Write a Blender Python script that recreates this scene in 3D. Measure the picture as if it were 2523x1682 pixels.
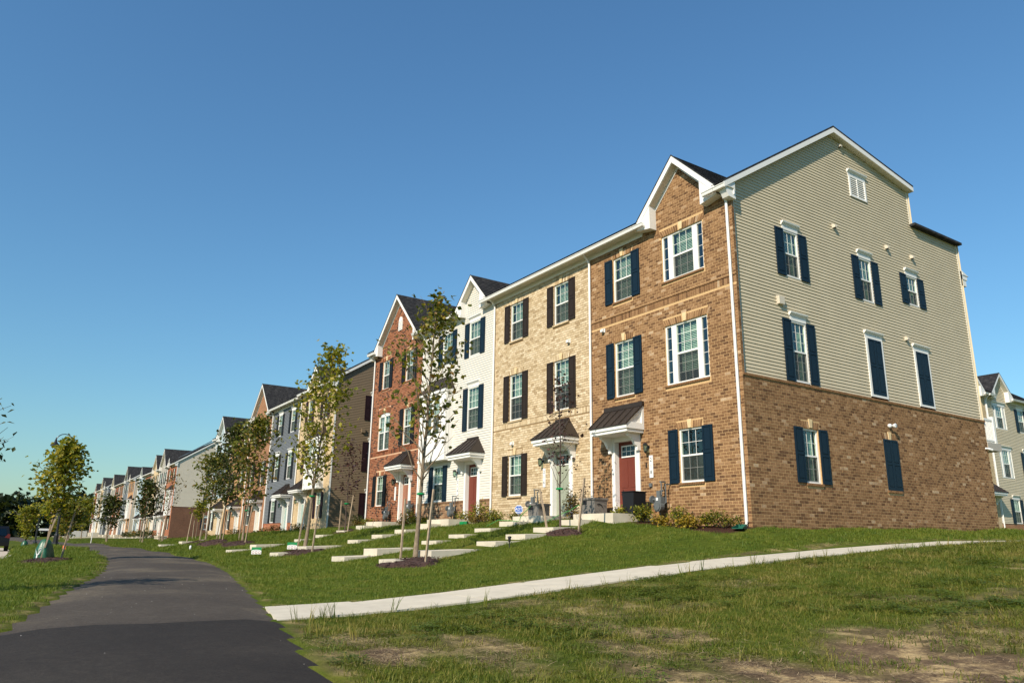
import bpy, math, random
import numpy as np
from mathutils import Vector, Matrix, Quaternion

random.seed(7)
rng = np.random.default_rng(7)
S = bpy.context.scene
for _o in list(bpy.data.objects):
    bpy.data.objects.remove(_o)
COL = S.collection

# ------------------------------------------------------------------ camera
CAM = np.array([12.979, -16.0043, -0.5045])
YAW, PITCH, ROLL, FPX = 0.98694, 0.26304, 0.015606, 1849.5


def cam_axes():
    cy, sy, cp, sp = math.cos(YAW), math.sin(YAW), math.cos(PITCH), math.sin(PITCH)
    f = np.array([-sy * cp, cy * cp, sp])
    r = np.array([cy, sy, 0.0])
    u = np.cross(r, f)
    c, s = math.cos(ROLL), math.sin(ROLL)
    return c * r + s * u, -s * r + c * u, f


_r, _u, _f = cam_axes()
cd = bpy.data.cameras.new('camera')
cam = bpy.data.objects.new('camera', cd)
COL.objects.link(cam)
cd.sensor_width = 36.0
cd.lens = FPX / 2523.0 * 36.0
cd.clip_start = 0.1
cd.clip_end = 3000.0
cam.matrix_world = Matrix(((_r[0], _u[0], -_f[0], CAM[0]), (_r[1], _u[1], -_f[1], CAM[1]), (_r[2], _u[2], -_f[2], CAM[2]), (0, 0, 0, 1)))
S.camera = cam

# ------------------------------------------------------------------ light
LDIR = Vector((-0.43, 1.0, -0.788)).normalized()
SUN_EL = math.asin(-LDIR.z)
SUN_ROT = math.atan2(-LDIR.x, -LDIR.y)
w = bpy.data.worlds.new('World')
S.world = w
w.use_nodes = True
nt = w.node_tree
nt.nodes.clear()
sky = nt.nodes.new('ShaderNodeTexSky')
sky.sky_type = 'NISHITA'
sky.sun_disc = False
sky.sun_elevation = SUN_EL
sky.sun_rotation = SUN_ROT
sky.altitude = 50
sky.air_density = 1.6
sky.dust_density = 0.3
sky.ozone_density = 6.0
bg = nt.nodes.new('ShaderNodeBackground')
bg.inputs['Strength'].default_value = 0.089
wo = nt.nodes.new('ShaderNodeOutputWorld')
wb = nt.nodes.new('ShaderNodeMixRGB')
wb.blend_type = 'MULTIPLY'
wb.inputs[0].default_value = 1.0
wb.inputs[2].default_value = (0.75, 1.04, 1.17, 1.0)
nt.links.new(sky.outputs[0], wb.inputs[1])
nt.links.new(wb.outputs[0], bg.inputs[0])
nt.links.new(bg.outputs[0], wo.inputs[0])
sd = bpy.data.lights.new('sun', 'SUN')
sd.energy = 4.6
sd.angle = math.radians(0.53)
sd.color = (1.0, 0.895, 0.745)
sun = bpy.data.objects.new('sun', sd)
COL.objects.link(sun)
sun.rotation_euler = LDIR.to_track_quat('-Z', 'Y').to_euler()
vs = S.view_settings
vs.view_transform = 'Standard'
vs.look = 'None'
vs.exposure = 0.4
vs.gamma = 1.0
vs.use_curve_mapping = False
S.cycles.max_bounces = 6
S.cycles.transparent_max_bounces = 12

# ------------------------------------------------------------------ materials
MATS = {}


def _mat(name):
    m = bpy.data.materials.new(name)
    m.use_nodes = True
    t = m.node_tree
    t.nodes.clear()
    out = t.nodes.new('ShaderNodeOutputMaterial')
    MATS[name] = m
    return m, t, out


def N(t, kind, **kw):
    n = t.nodes.new(kind)
    for k, v in kw.items():
        setattr(n, k, v)
    return n


def rgba(c):
    return (c[0], c[1], c[2], 1.0)


def ramp(t, fac, stops, interp='LINEAR'):
    r = N(t, 'ShaderNodeValToRGB')
    cr = r.color_ramp
    cr.interpolation = interp
    while len(cr.elements) < len(stops):
        cr.elements.new(0.5)
    for e, (p, c) in zip(cr.elements, stops):
        e.position = p
        e.color = rgba(c)
    t.links.new(fac, r.inputs[0])
    return r.outputs[0]


def noise(t, scale, detail=4.0, rough=0.6, vec=None, coord='Object'):
    n = N(t, 'ShaderNodeTexNoise')
    n.inputs['Scale'].default_value = scale
    n.inputs['Detail'].default_value = detail
    n.inputs['Roughness'].default_value = rough
    if vec is None:
        tc = N(t, 'ShaderNodeTexCoord')
        vec = tc.outputs[coord]
    t.links.new(vec, n.inputs['Vector'])
    return n.outputs['Fac']


def bump(t, h, strength, dist=0.01):
    b = N(t, 'ShaderNodeBump')
    b.inputs['Strength'].default_value = strength
    b.inputs['Distance'].default_value = dist
    t.links.new(h, b.inputs['Height'])
    return b.outputs[0]


def mixc(t, a, b, fac, mode='MIX'):
    m = N(t, 'ShaderNodeMixRGB', blend_type=mode)
    for s, v in ((m.inputs[1], a), (m.inputs[2], b)):
        if isinstance(v, tuple):
            s.default_value = rgba(v)
        else:
            t.links.new(v, s)
    if isinstance(fac, (int, float)):
        m.inputs[0].default_value = fac
    else:
        t.links.new(fac, m.inputs[0])
    return m.outputs[0]


def plain(name, col, rough=0.6, metal=0.0, var=0.08, vscale=3.0, bscale=0, bstr=0.0, spec=0.3):
    m, t, out = _mat(name)
    p = N(t, 'ShaderNodeBsdfPrincipled')
    p.inputs['Roughness'].default_value = rough
    p.inputs['Metallic'].default_value = metal
    p.inputs['Specular IOR Level'].default_value = spec
    lo = tuple(c * (1 - var) for c in col)
    hi = tuple(min(1, c * (1 + var)) for c in col)
    f = noise(t, vscale, 5.0)
    t.links.new(ramp(t, f, [(0.3, lo), (0.7, hi)]), p.inputs['Base Color'])
    if bscale:
        t.links.new(bump(t, noise(t, bscale, 6.0), bstr), p.inputs['Normal'])
    t.links.new(p.outputs[0], out.inputs[0])
    return m


def rnd_value(t):
    a = N(t, 'ShaderNodeAttribute', attribute_name='rnd')
    oi = N(t, 'ShaderNodeObjectInfo')
    s = N(t, 'ShaderNodeMath', operation='ADD')
    t.links.new(a.outputs['Fac'], s.inputs[0])
    t.links.new(oi.outputs['Random'], s.inputs[1])
    fr = N(t, 'ShaderNodeMath', operation='FRACT')
    t.links.new(s.outputs[0], fr.inputs[0])
    return fr.outputs[0]


def brick_near(name, stops):
    m, t, out = _mat(name)
    p = N(t, 'ShaderNodeBsdfPrincipled')
    p.inputs['Roughness'].default_value = 0.9
    p.inputs['Specular IOR Level'].default_value = 0.15
    base = ramp(t, rnd_value(t), stops)
    tc = N(t, 'ShaderNodeNewGeometry')
    g = noise(t, 38.0, 5.0, 0.7, tc.outputs['Position'])
    g2 = noise(t, 9.0, 3.0, 0.6, tc.outputs['Position'])
    big = noise(t, 0.55, 3.0, 0.6, tc.outputs['Position'])
    c = mixc(t, base, ramp(t, g, [(0.25, (0.55, 0.52, 0.5)), (0.75, (1.35, 1.35, 1.35))]), 1.0, 'MULTIPLY')
    c = mixc(t, c, ramp(t, g2, [(0.3, (0.82, 0.8, 0.78)), (0.7, (1.15, 1.15, 1.15))]), 1.0, 'MULTIPLY')
    c = mixc(t, c, ramp(t, big, [(0.3, (0.94, 0.94, 0.93)), (0.7, (1.05, 1.05, 1.05))]), 1.0, 'MULTIPLY')
    t.links.new(c, p.inputs['Base Color'])
    t.links.new(bump(t, g, 0.5, 0.006), p.inputs['Normal'])
    t.links.new(p.outputs[0], out.inputs[0])
    return m


def brick_far(name, c1, c2, c3, mortar):
    m, t, out = _mat(name)
    p = N(t, 'ShaderNodeBsdfPrincipled')
    p.inputs['Roughness'].default_value = 0.9
    p.inputs['Specular IOR Level'].default_value = 0.15
    tc = N(t, 'ShaderNodeTexCoord')
    sp = N(t, 'ShaderNodeSeparateXYZ')
    t.links.new(tc.outputs['Object'], sp.inputs[0])
    ad = N(t, 'ShaderNodeMath', operation='ADD')
    t.links.new(sp.outputs[0], ad.inputs[0])
    t.links.new(sp.outputs[1], ad.inputs[1])
    cb = N(t, 'ShaderNodeCombineXYZ')
    t.links.new(ad.outputs[0], cb.inputs[0])
    t.links.new(sp.outputs[2], cb.inputs[1])
    b = N(t, 'ShaderNodeTexBrick')
    b.inputs['Scale'].default_value = 1.0
    b.inputs['Brick Width'].default_value = 0.2
    b.inputs['Row Height'].default_value = 0.0865
    b.inputs['Mortar Size'].default_value = 0.006
    b.inputs['Color1'].default_value = rgba(c1)
    b.inputs['Color2'].default_value = rgba(c2)
    b.inputs['Mortar'].default_value = rgba(mortar)
    t.links.new(cb.outputs[0], b.inputs['Vector'])
    n1 = noise(t, 7.0, 3.0, 0.7, cb.outputs[0])
    c = mixc(t, b.outputs['Color'], c3, ramp(t, n1, [(0.55, (0, 0, 0)), (0.75, (0.7, 0.7, 0.7))]))
    n2 = noise(t, 0.7, 3.0, 0.6, cb.outputs[0])
    c = mixc(t, c, ramp(t, n2, [(0.3, (0.85, 0.85, 0.85)), (0.7, (1.12, 1.12, 1.12))]), 1.0, 'MULTIPLY')
    t.links.new(c, p.inputs['Base Color'])
    t.links.new(bump(t, b.outputs['Fac'], -0.5, 0.008), p.inputs['Normal'])
    t.links.new(p.outputs[0], out.inputs[0])
    return m


def leaf_mat(name, stops, trans=0.35, rough=0.5):
    m, t, out = _mat(name)
    c = ramp(t, rnd_value(t), stops)
    p = N(t, 'ShaderNodeBsdfPrincipled')
    p.inputs['Roughness'].default_value = rough
    p.inputs['Specular IOR Level'].default_value = 0.3
    t.links.new(c, p.inputs['Base Color'])
    tr = N(t, 'ShaderNodeBsdfTranslucent')
    t.links.new(mixc(t, c, (1.3, 1.25, 0.6), 1.0, 'MULTIPLY'), tr.inputs[0])
    mx = N(t, 'ShaderNodeMixShader')
    mx.inputs[0].default_value = trans
    t.links.new(p.outputs[0], mx.inputs[1])
    t.links.new(tr.outputs[0], mx.inputs[2])
    t.links.new(mx.outputs[0], out.inputs[0])
    return m


def glass_mat(name, tint, gloss):
    m, t, out = _mat(name)
    tr = N(t, 'ShaderNodeBsdfTransparent')
    tr.inputs[0].default_value = rgba(tint)
    gl = N(t, 'ShaderNodeBsdfGlossy')
    gl.inputs['Roughness'].default_value = 0.02
    gl.inputs[0].default_value = (0.9, 1.0, 0.97, 1)
    nz = noise(t, 1.7, 1.0)
    t.links.new(bump(t, nz, 0.06, 0.05), gl.inputs['Normal'])
    fr = N(t, 'ShaderNodeLayerWeight')
    fr.inputs[0].default_value = 0.5
    pw = N(t, 'ShaderNodeMath', operation='POWER')
    t.links.new(fr.outputs['Facing'], pw.inputs[0])
    pw.inputs[1].default_value = 3.0
    ma = N(t, 'ShaderNodeMath', operation='MULTIPLY_ADD', use_clamp=True)
    t.links.new(pw.outputs[0], ma.inputs[0])
    ma.inputs[1].default_value = 0.55
    ma.inputs[2].default_value = gloss
    mx = N(t, 'ShaderNodeMixShader')
    t.links.new(ma.outputs[0], mx.inputs[0])
    t.links.new(tr.outputs[0], mx.inputs[1])
    t.links.new(gl.outputs[0], mx.inputs[2])
    t.links.new(mx.outputs[0], out.inputs[0])
    return m


def screen_mat():
    m, t, out = _mat('screen')
    tr = N(t, 'ShaderNodeBsdfTransparent')
    df = N(t, 'ShaderNodeBsdfDiffuse')
    df.inputs[0].default_value = (0.05, 0.055, 0.05, 1)
    mx = N(t, 'ShaderNodeMixShader')
    mx.inputs[0].default_value = 0.5
    t.links.new(tr.outputs[0], mx.inputs[1])
    t.links.new(df.outputs[0], mx.inputs[2])
    t.links.new(mx.outputs[0], out.inputs[0])


TANB = [(0.0, (0.125, 0.066, 0.035)), (0.2, (0.19, 0.102, 0.050)), (0.6, (0.26, 0.145, 0.070)), (0.92, (0.305, 0.178, 0.092)), (0.98, (0.40, 0.27, 0.165)), (1.0, (0.46, 0.34, 0.22))]
CREAMB = [(0.0, (0.40, 0.29, 0.165)), (0.18, (0.53, 0.41, 0.25)), (0.6, (0.62, 0.495, 0.32)), (1.0, (0.70, 0.58, 0.40))]
REDB = [(0.0, (0.05, 0.026, 0.020)), (0.16, (0.085, 0.038, 0.025)), (0.24, (0.20, 0.070, 0.036)), (0.6, (0.26, 0.095, 0.046)), (1.0, (0.31, 0.13, 0.066))]
BRNB = [(0.0, (0.12, 0.06, 0.035)), (0.3, (0.21, 0.115, 0.065)), (0.7, (0.33, 0.20, 0.11)), (1.0, (0.43, 0.29, 0.17))]
brick_near('brick_tan', TANB)
brick_near('brick_cream', CREAMB)
brick_near('brick_red', REDB)
brick_near('brick_brown', BRNB)
plain('mortar_tan', (0.56, 0.365, 0.175), 0.95, var=0.12, vscale=14, bscale=90, bstr=0.3)
plain('mortar_cream', (0.27, 0.175, 0.085), 0.95, var=0.12, vscale=14, bscale=90, bstr=0.3)
plain('mortar_red', (0.58, 0.36, 0.22), 0.95, var=0.12, vscale=14, bscale=90, bstr=0.3)
plain('mortar_brown', (0.50, 0.36, 0.22), 0.95, var=0.12, vscale=14, bscale=90, bstr=0.3)
brick_far('fb_cream', (0.60, 0.46, 0.28), (0.50, 0.37, 0.21), (0.66, 0.52, 0.33), (0.42, 0.30, 0.17))
brick_far('fb_brown', (0.32, 0.15, 0.075), (0.24, 0.11, 0.055), (0.42, 0.24, 0.13), (0.45, 0.30, 0.19))
brick_far('fb_tan', (0.46, 0.25, 0.12), (0.38, 0.20, 0.095), (0.52, 0.33, 0.18), (0.50, 0.33, 0.18))
brick_far('fb_red', (0.38, 0.13, 0.06), (0.26, 0.08, 0.04), (0.14, 0.05, 0.03), (0.48, 0.30, 0.19))
brick_far('fb_dark', (0.17, 0.075, 0.045), (0.12, 0.055, 0.035), (0.22, 0.12, 0.075), (0.27, 0.17, 0.11))
for nm, c in dict(beige=(0.56, 0.475, 0.325), white=(0.66, 0.62, 0.54), grey=(0.145, 0.15, 0.155), brown=(0.20, 0.145, 0.09),
                  cream=(0.60, 0.53, 0.42), blue=(0.42, 0.50, 0.52), stone=(0.42, 0.38, 0.32)).items():
    plain('siding_' + nm, c, 0.55, var=0.05, vscale=1.3, bscale=60, bstr=0.05)
plain('trim', (0.78, 0.76, 0.71), 0.45, var=0.03, vscale=2)
plain('soffit', (0.66, 0.62, 0.52), 0.6, var=0.03)
plain('keystone', (0.66, 0.50, 0.28), 0.8, var=0.1, vscale=12, bscale=60, bstr=0.2)
plain('navy', (0.0045, 0.0155, 0.028), 0.5, var=0.12, vscale=4, spec=0.22)
plain('shutter_brown', (0.026, 0.017, 0.012), 0.55, var=0.12, vscale=4, spec=0.2)
plain('shutter_black', (0.010, 0.0095, 0.011), 0.55, var=0.12, vscale=4, spec=0.2)
plain('shutter_wine', (0.022, 0.009, 0.012), 0.55, var=0.12, vscale=4, spec=0.2)
plain('metal_roof', (0.034, 0.025, 0.019), 0.5, metal=0.0, var=0.15, vscale=5, spec=0.3)
plain('door_red', (0.15, 0.034, 0.020), 0.5, var=0.05)
plain('door_sage', (0.30, 0.32, 0.24), 0.45, var=0.05)
plain('door_clay', (0.30, 0.13, 0.08), 0.45, var=0.05)
plain('door_teal', (0.30, 0.40, 0.36), 0.45, var=0.05)
plain('door_cream', (0.55, 0.5, 0.4), 0.45, var=0.05)
plain('black_metal', (0.015, 0.015, 0.016), 0.4, var=0.1, spec=0.5)
plain('planter_black', (0.012, 0.012, 0.014), 0.5, var=0.1)
plain('meter_grey', (0.12, 0.13, 0.13), 0.5, var=0.15, vscale=10)
plain('resin_grey', (0.17, 0.155, 0.135), 0.55, var=0.06)
plain('wood_stake', (0.33, 0.25, 0.17), 0.85, var=0.25, vscale=9, bscale=30, bstr=0.3)
plain('bark', (0.20, 0.15, 0.10), 0.9, var=0.3, vscale=14, bscale=40, bstr=0.5)
plain('bark_dark', (0.08, 0.055, 0.045), 0.9, var=0.3, vscale=14, bscale=40, bstr=0.4)
plain('tie_green', (0.01, 0.26, 0.08), 0.5)
plain('hose_green', (0.06, 0.26, 0.06), 0.5)
plain('splash_green', (0.01, 0.09, 0.055), 0.45)
plain('bag_green', (0.012, 0.085, 0.04), 0.38, var=0.3, vscale=6, bscale=9, bstr=0.8, spec=0.5)
plain('sign_green', (0.01, 0.20, 0.06), 0.5)
plain('sign_white', (0.75, 0.75, 0.73), 0.5, var=0.03)
plain('sign_red', (0.25, 0.03, 0.03), 0.5)
plain('sign_blue', (0.02, 0.09, 0.36), 0.4)
plain('ink', (0.012, 0.012, 0.014), 0.6)
plain('concrete', (0.56, 0.50, 0.39), 0.85, var=0.1, vscale=2.5, bscale=70, bstr=0.15)
plain('concrete_old', (0.50, 0.42, 0.32), 0.9, var=0.15, vscale=2.0, bscale=60, bstr=0.2)
plain('room', (0.05, 0.05, 0.045), 0.9)
plain('blind', (0.72, 0.70, 0.62), 0.6, var=0.03)
plain('curtain', (0.42, 0.46, 0.36), 0.8, var=0.2, vscale=2)
plain('flag_orange', (0.75, 0.14, 0.04), 0.6)
plain('mulch_chip', (0.055, 0.026, 0.018), 0.95, var=0.5, vscale=30)
plain('straw', (0.42, 0.31, 0.17), 0.9, var=0.35, vscale=5)
plain('pebble', (0.45, 0.42, 0.38), 0.9, var=0.4, vscale=9)
plain('car_black', (0.006, 0.006, 0.007), 0.3, var=0.02, spec=0.3)
plain('rubber', (0.02, 0.02, 0.02), 0.9)
plain('rim', (0.35, 0.35, 0.36), 0.35, metal=0.8)
plain('tail_red', (0.12, 0.012, 0.012), 0.35, spec=0.4)
plain('panel_grey', (0.40, 0.39, 0.36), 0.6, var=0.12)
glass_mat('glass', (0.66, 0.83, 0.74), 0.10)
glass_mat('glass_dark', (0.30, 0.42, 0.42), 0.12)
glass_mat('car_glass', (0.05, 0.05, 0.06), 0.06)
screen_mat()
leaf_mat('leaf_maple', [(0.0, (0.055, 0.075, 0.012)), (0.35, (0.105, 0.125, 0.018)), (0.7, (0.19, 0.19, 0.026)), (0.88, (0.29, 0.23, 0.034)), (1.0, (0.23, 0.12, 0.03))], 0.42)
leaf_mat('leaf_bright', [(0.0, (0.085, 0.11, 0.014)), (0.4, (0.18, 0.20, 0.02)), (0.75, (0.29, 0.275, 0.03)), (1.0, (0.40, 0.31, 0.04))], 0.42)
leaf_mat('leaf_dark', [(0.0, (0.024, 0.038, 0.010)), (0.5, (0.050, 0.068, 0.015)), (0.9, (0.09, 0.10, 0.022)), (1.0, (0.15, 0.12, 0.03))])
leaf_mat('clover', [(0.0, (0.070, 0.110, 0.014)), (0.6, (0.105, 0.150, 0.018)), (1.0, (0.15, 0.18, 0.025))])
leaf_mat('leaf_wood', [(0.0, (0.010, 0.018, 0.006)), (0.5, (0.022, 0.034, 0.010)), (1.0, (0.045, 0.055, 0.015))])
leaf_mat('leaf_purple', [(0.0, (0.030, 0.012, 0.014)), (0.6, (0.060, 0.026, 0.026)), (1.0, (0.12, 0.06, 0.045))], 0.2)
leaf_mat('leaf_shrub', [(0.0, (0.05, 0.08, 0.012)), (0.4, (0.13, 0.16, 0.02)), (0.8, (0.30, 0.28, 0.035)), (1.0, (0.46, 0.34, 0.03))])
leaf_mat('leaf_gold', [(0.0, (0.07, 0.08, 0.012)), (0.4, (0.22, 0.17, 0.02)), (0.8, (0.42, 0.27, 0.025)), (1.0, (0.5, 0.36, 0.04))])
leaf_mat('leaf_olive', [(0.0, (0.05, 0.04, 0.012)), (0.5, (0.14, 0.11, 0.02)), (1.0, (0.24, 0.15, 0.03))])


def shingle_mat():
    m, t, out = _mat('shingle')
    p = N(t, 'ShaderNodeBsdfPrincipled')
    p.inputs['Roughness'].default_value = 0.95
    p.inputs['Specular IOR Level'].default_value = 0.1
    tc = N(t, 'ShaderNodeTexCoord')
    mp = N(t, 'ShaderNodeMapping')
    mp.inputs['Scale'].default_value = (5, 7, 7)
    t.links.new(tc.outputs['Object'], mp.inputs[0])
    v = N(t, 'ShaderNodeTexVoronoi')
    v.inputs['Scale'].default_value = 1.0
    t.links.new(mp.outputs[0], v.inputs['Vector'])
    c = ramp(t, v.outputs['Color'], [(0.0, (0.020, 0.020, 0.022)), (0.6, (0.036, 0.036, 0.037)), (1.0, (0.06, 0.058, 0.056))])
    n = noise(t, 130, 3)
    c = mixc(t, c, ramp(t, n, [(0.3, (0.7, 0.7, 0.7)), (0.7, (1.3, 1.3, 1.3))]), 1.0, 'MULTIPLY')
    t.links.new(c, p.inputs['Base Color'])
    t.links.new(bump(t, n, 0.5, 0.004), p.inputs['Normal'])
    t.links.new(p.outputs[0], out.inputs[0])


shingle_mat()


def asphalt_mat(name, c0, c1, stain):
    m, t, out = _mat(name)
    p = N(t, 'ShaderNodeBsdfPrincipled')
    p.inputs['Roughness'].default_value = 0.9
    p.inputs['Specular IOR Level'].default_value = 0.25
    tc = N(t, 'ShaderNodeNewGeometry')
    pos = tc.outputs['Position']
    f = noise(t, 0.45, 5.0, 0.6, pos)
    c = ramp(t, f, [(0.32, c0), (0.52, c1), (0.66, stain)])
    g = noise(t, 130.0, 3.0, 0.7, pos)
    c = mixc(t, c, ramp(t, g, [(0.3, (0.55, 0.55, 0.55)), (0.62, (1.1, 1.1, 1.1)), (0.75, (2.0, 2.0, 2.0))]), 1.0, 'MULTIPLY')
    g3 = noise(t, 9.0, 5.0, 0.7, pos)
    c = mixc(t, c, ramp(t, g3, [(0.3, (0.78, 0.78, 0.78)), (0.7, (1.22, 1.22, 1.22))]), 1.0, 'MULTIPLY')
    g4 = noise(t, 42.0, 3.0, 0.7, pos)
    c = mixc(t, c, ramp(t, g4, [(0.32, (0.72, 0.72, 0.72)), (0.6, (1.1, 1.1, 1.1)), (0.72, (1.7, 1.68, 1.6))]), 1.0, 'MULTIPLY')
    t.links.new(c, p.inputs['Base Color'])
    t.links.new(bump(t, g, 0.7, 0.006), p.inputs['Normal'])
    t.links.new(p.outputs[0], out.inputs[0])


asphalt_mat('asphalt', (0.062, 0.049, 0.038), (0.082, 0.066, 0.050), (0.135, 0.108, 0.075))
asphalt_mat('asphalt_new', (0.026, 0.0205, 0.0165), (0.034, 0.027, 0.0215), (0.046, 0.037, 0.029))


def ground_mat():
    m, t, out = _mat('lawn')
    p = N(t, 'ShaderNodeBsdfPrincipled')
    p.inputs['Roughness'].default_value = 1.0
    p.inputs['Specular IOR Level'].default_value = 0.05
    pos = N(t, 'ShaderNodeNewGeometry').outputs['Position']
    n1 = noise(t, 0.5, 5.0, 0.65, pos)
    n2 = noise(t, 7.0, 6.0, 0.75, pos)
    gcol = ramp(t, n1, [(0.3, (0.050, 0.075, 0.011)), (0.55, (0.080, 0.10, 0.015)), (0.75, (0.13, 0.12, 0.026))])
    gcol = mixc(t, gcol, ramp(t, n2, [(0.25, (0.55, 0.6, 0.5)), (0.7, (1.35, 1.3, 1.2))]), 1.0, 'MULTIPLY')
    n3 = noise(t, 2.3, 6.0, 0.7, pos)
    dirt = ramp(t, n3, [(0.3, (0.085, 0.058, 0.038)), (0.48, (0.17, 0.115, 0.068)), (0.60, (0.46, 0.33, 0.165))])
    dirt = mixc(t, dirt, ramp(t, noise(t, 40, 5, 0.7, pos), [(0.3, (0.6, 0.6, 0.6)), (0.7, (1.3, 1.3, 1.3))]), 1.0, 'MULTIPLY')
    mulch = ramp(t, noise(t, 60, 4, 0.7, pos), [(0.3, (0.022, 0.011, 0.008)), (0.6, (0.07, 0.034, 0.024)), (0.8, (0.13, 0.07, 0.05))])
    a = N(t, 'ShaderNodeAttribute', attribute_name='dirt')
    b = N(t, 'ShaderNodeAttribute', attribute_name='bed')
    c = mixc(t, gcol, dirt, a.outputs['Fac'])
    c = mixc(t, c, mulch, b.outputs['Fac'])
    t.links.new(c, p.inputs['Base Color'])
    t.links.new(bump(t, n2, 0.8, 0.04), p.inputs['Normal'])
    t.links.new(p.outputs[0], out.inputs[0])


ground_mat()


def mulch_mat():
    m, t, out = _mat('mulch')
    p = N(t, 'ShaderNodeBsdfPrincipled')
    p.inputs['Roughness'].default_value = 1.0
    pos = N(t, 'ShaderNodeNewGeometry').outputs['Position']
    n = noise(t, 45, 5, 0.75, pos)
    t.links.new(ramp(t, n, [(0.3, (0.020, 0.010, 0.008)), (0.55, (0.065, 0.030, 0.022)), (0.8, (0.15, 0.085, 0.06))]), p.inputs['Base Color'])
    t.links.new(bump(t, n, 1.0, 0.03), p.inputs['Normal'])
    t.links.new(p.outputs[0], out.inputs[0])


mulch_mat()


def blade_mat(name, stops):
    m, t, out = _mat(name)
    oi = N(t, 'ShaderNodeObjectInfo')
    pos = N(t, 'ShaderNodeNewGeometry').outputs['Position']
    n = noise(t, 0.9, 5.0, 0.72, pos)
    n2 = noise(t, 14.0, 2.0, 0.5, pos)
    s = N(t, 'ShaderNodeMath', operation='MULTIPLY_ADD')
    t.links.new(oi.outputs['Random'], s.inputs[0])
    s.inputs[1].default_value = 0.42
    t.links.new(n, s.inputs[2])
    s2 = N(t, 'ShaderNodeMath', operation='MULTIPLY_ADD')
    t.links.new(n2, s2.inputs[0])
    s2.inputs[1].default_value = 0.34
    t.links.new(s.outputs[0], s2.inputs[2])
    s3 = N(t, 'ShaderNodeMath', operation='SUBTRACT')
    t.links.new(s2.outputs[0], s3.inputs[0])
    s3.inputs[1].default_value = 0.34
    c = ramp(t, s3.outputs[0], stops)
    p = N(t, 'ShaderNodeBsdfPrincipled')
    p.inputs['Roughness'].default_value = 0.55
    p.inputs['Specular IOR Level'].default_value = 0.25
    t.links.new(c, p.inputs['Base Color'])
    tr = N(t, 'ShaderNodeBsdfTranslucent')
    t.links.new(mixc(t, c, (1.2, 1.25, 0.6), 1.0, 'MULTIPLY'), tr.inputs[0])
    mx = N(t, 'ShaderNodeMixShader')
    mx.inputs[0].default_value = 0.3
    t.links.new(p.outputs[0], mx.inputs[1])
    t.links.new(tr.outputs[0], mx.inputs[2])
    t.links.new(mx.outputs[0], out.inputs[0])


blade_mat('blade_lawn', [(0.12, (0.050, 0.090, 0.011)), (0.42, (0.100, 0.148, 0.015)), (0.68, (0.150, 0.180, 0.021)), (1.0, (0.27, 0.23, 0.06))])
blade_mat('blade_rough', [(0.10, (0.034, 0.064, 0.009)), (0.36, (0.085, 0.120, 0.013)), (0.56, (0.150, 0.160, 0.020)), (0.80, (0.27, 0.215, 0.06)), (1.0, (0.42, 0.31, 0.14))])

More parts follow.
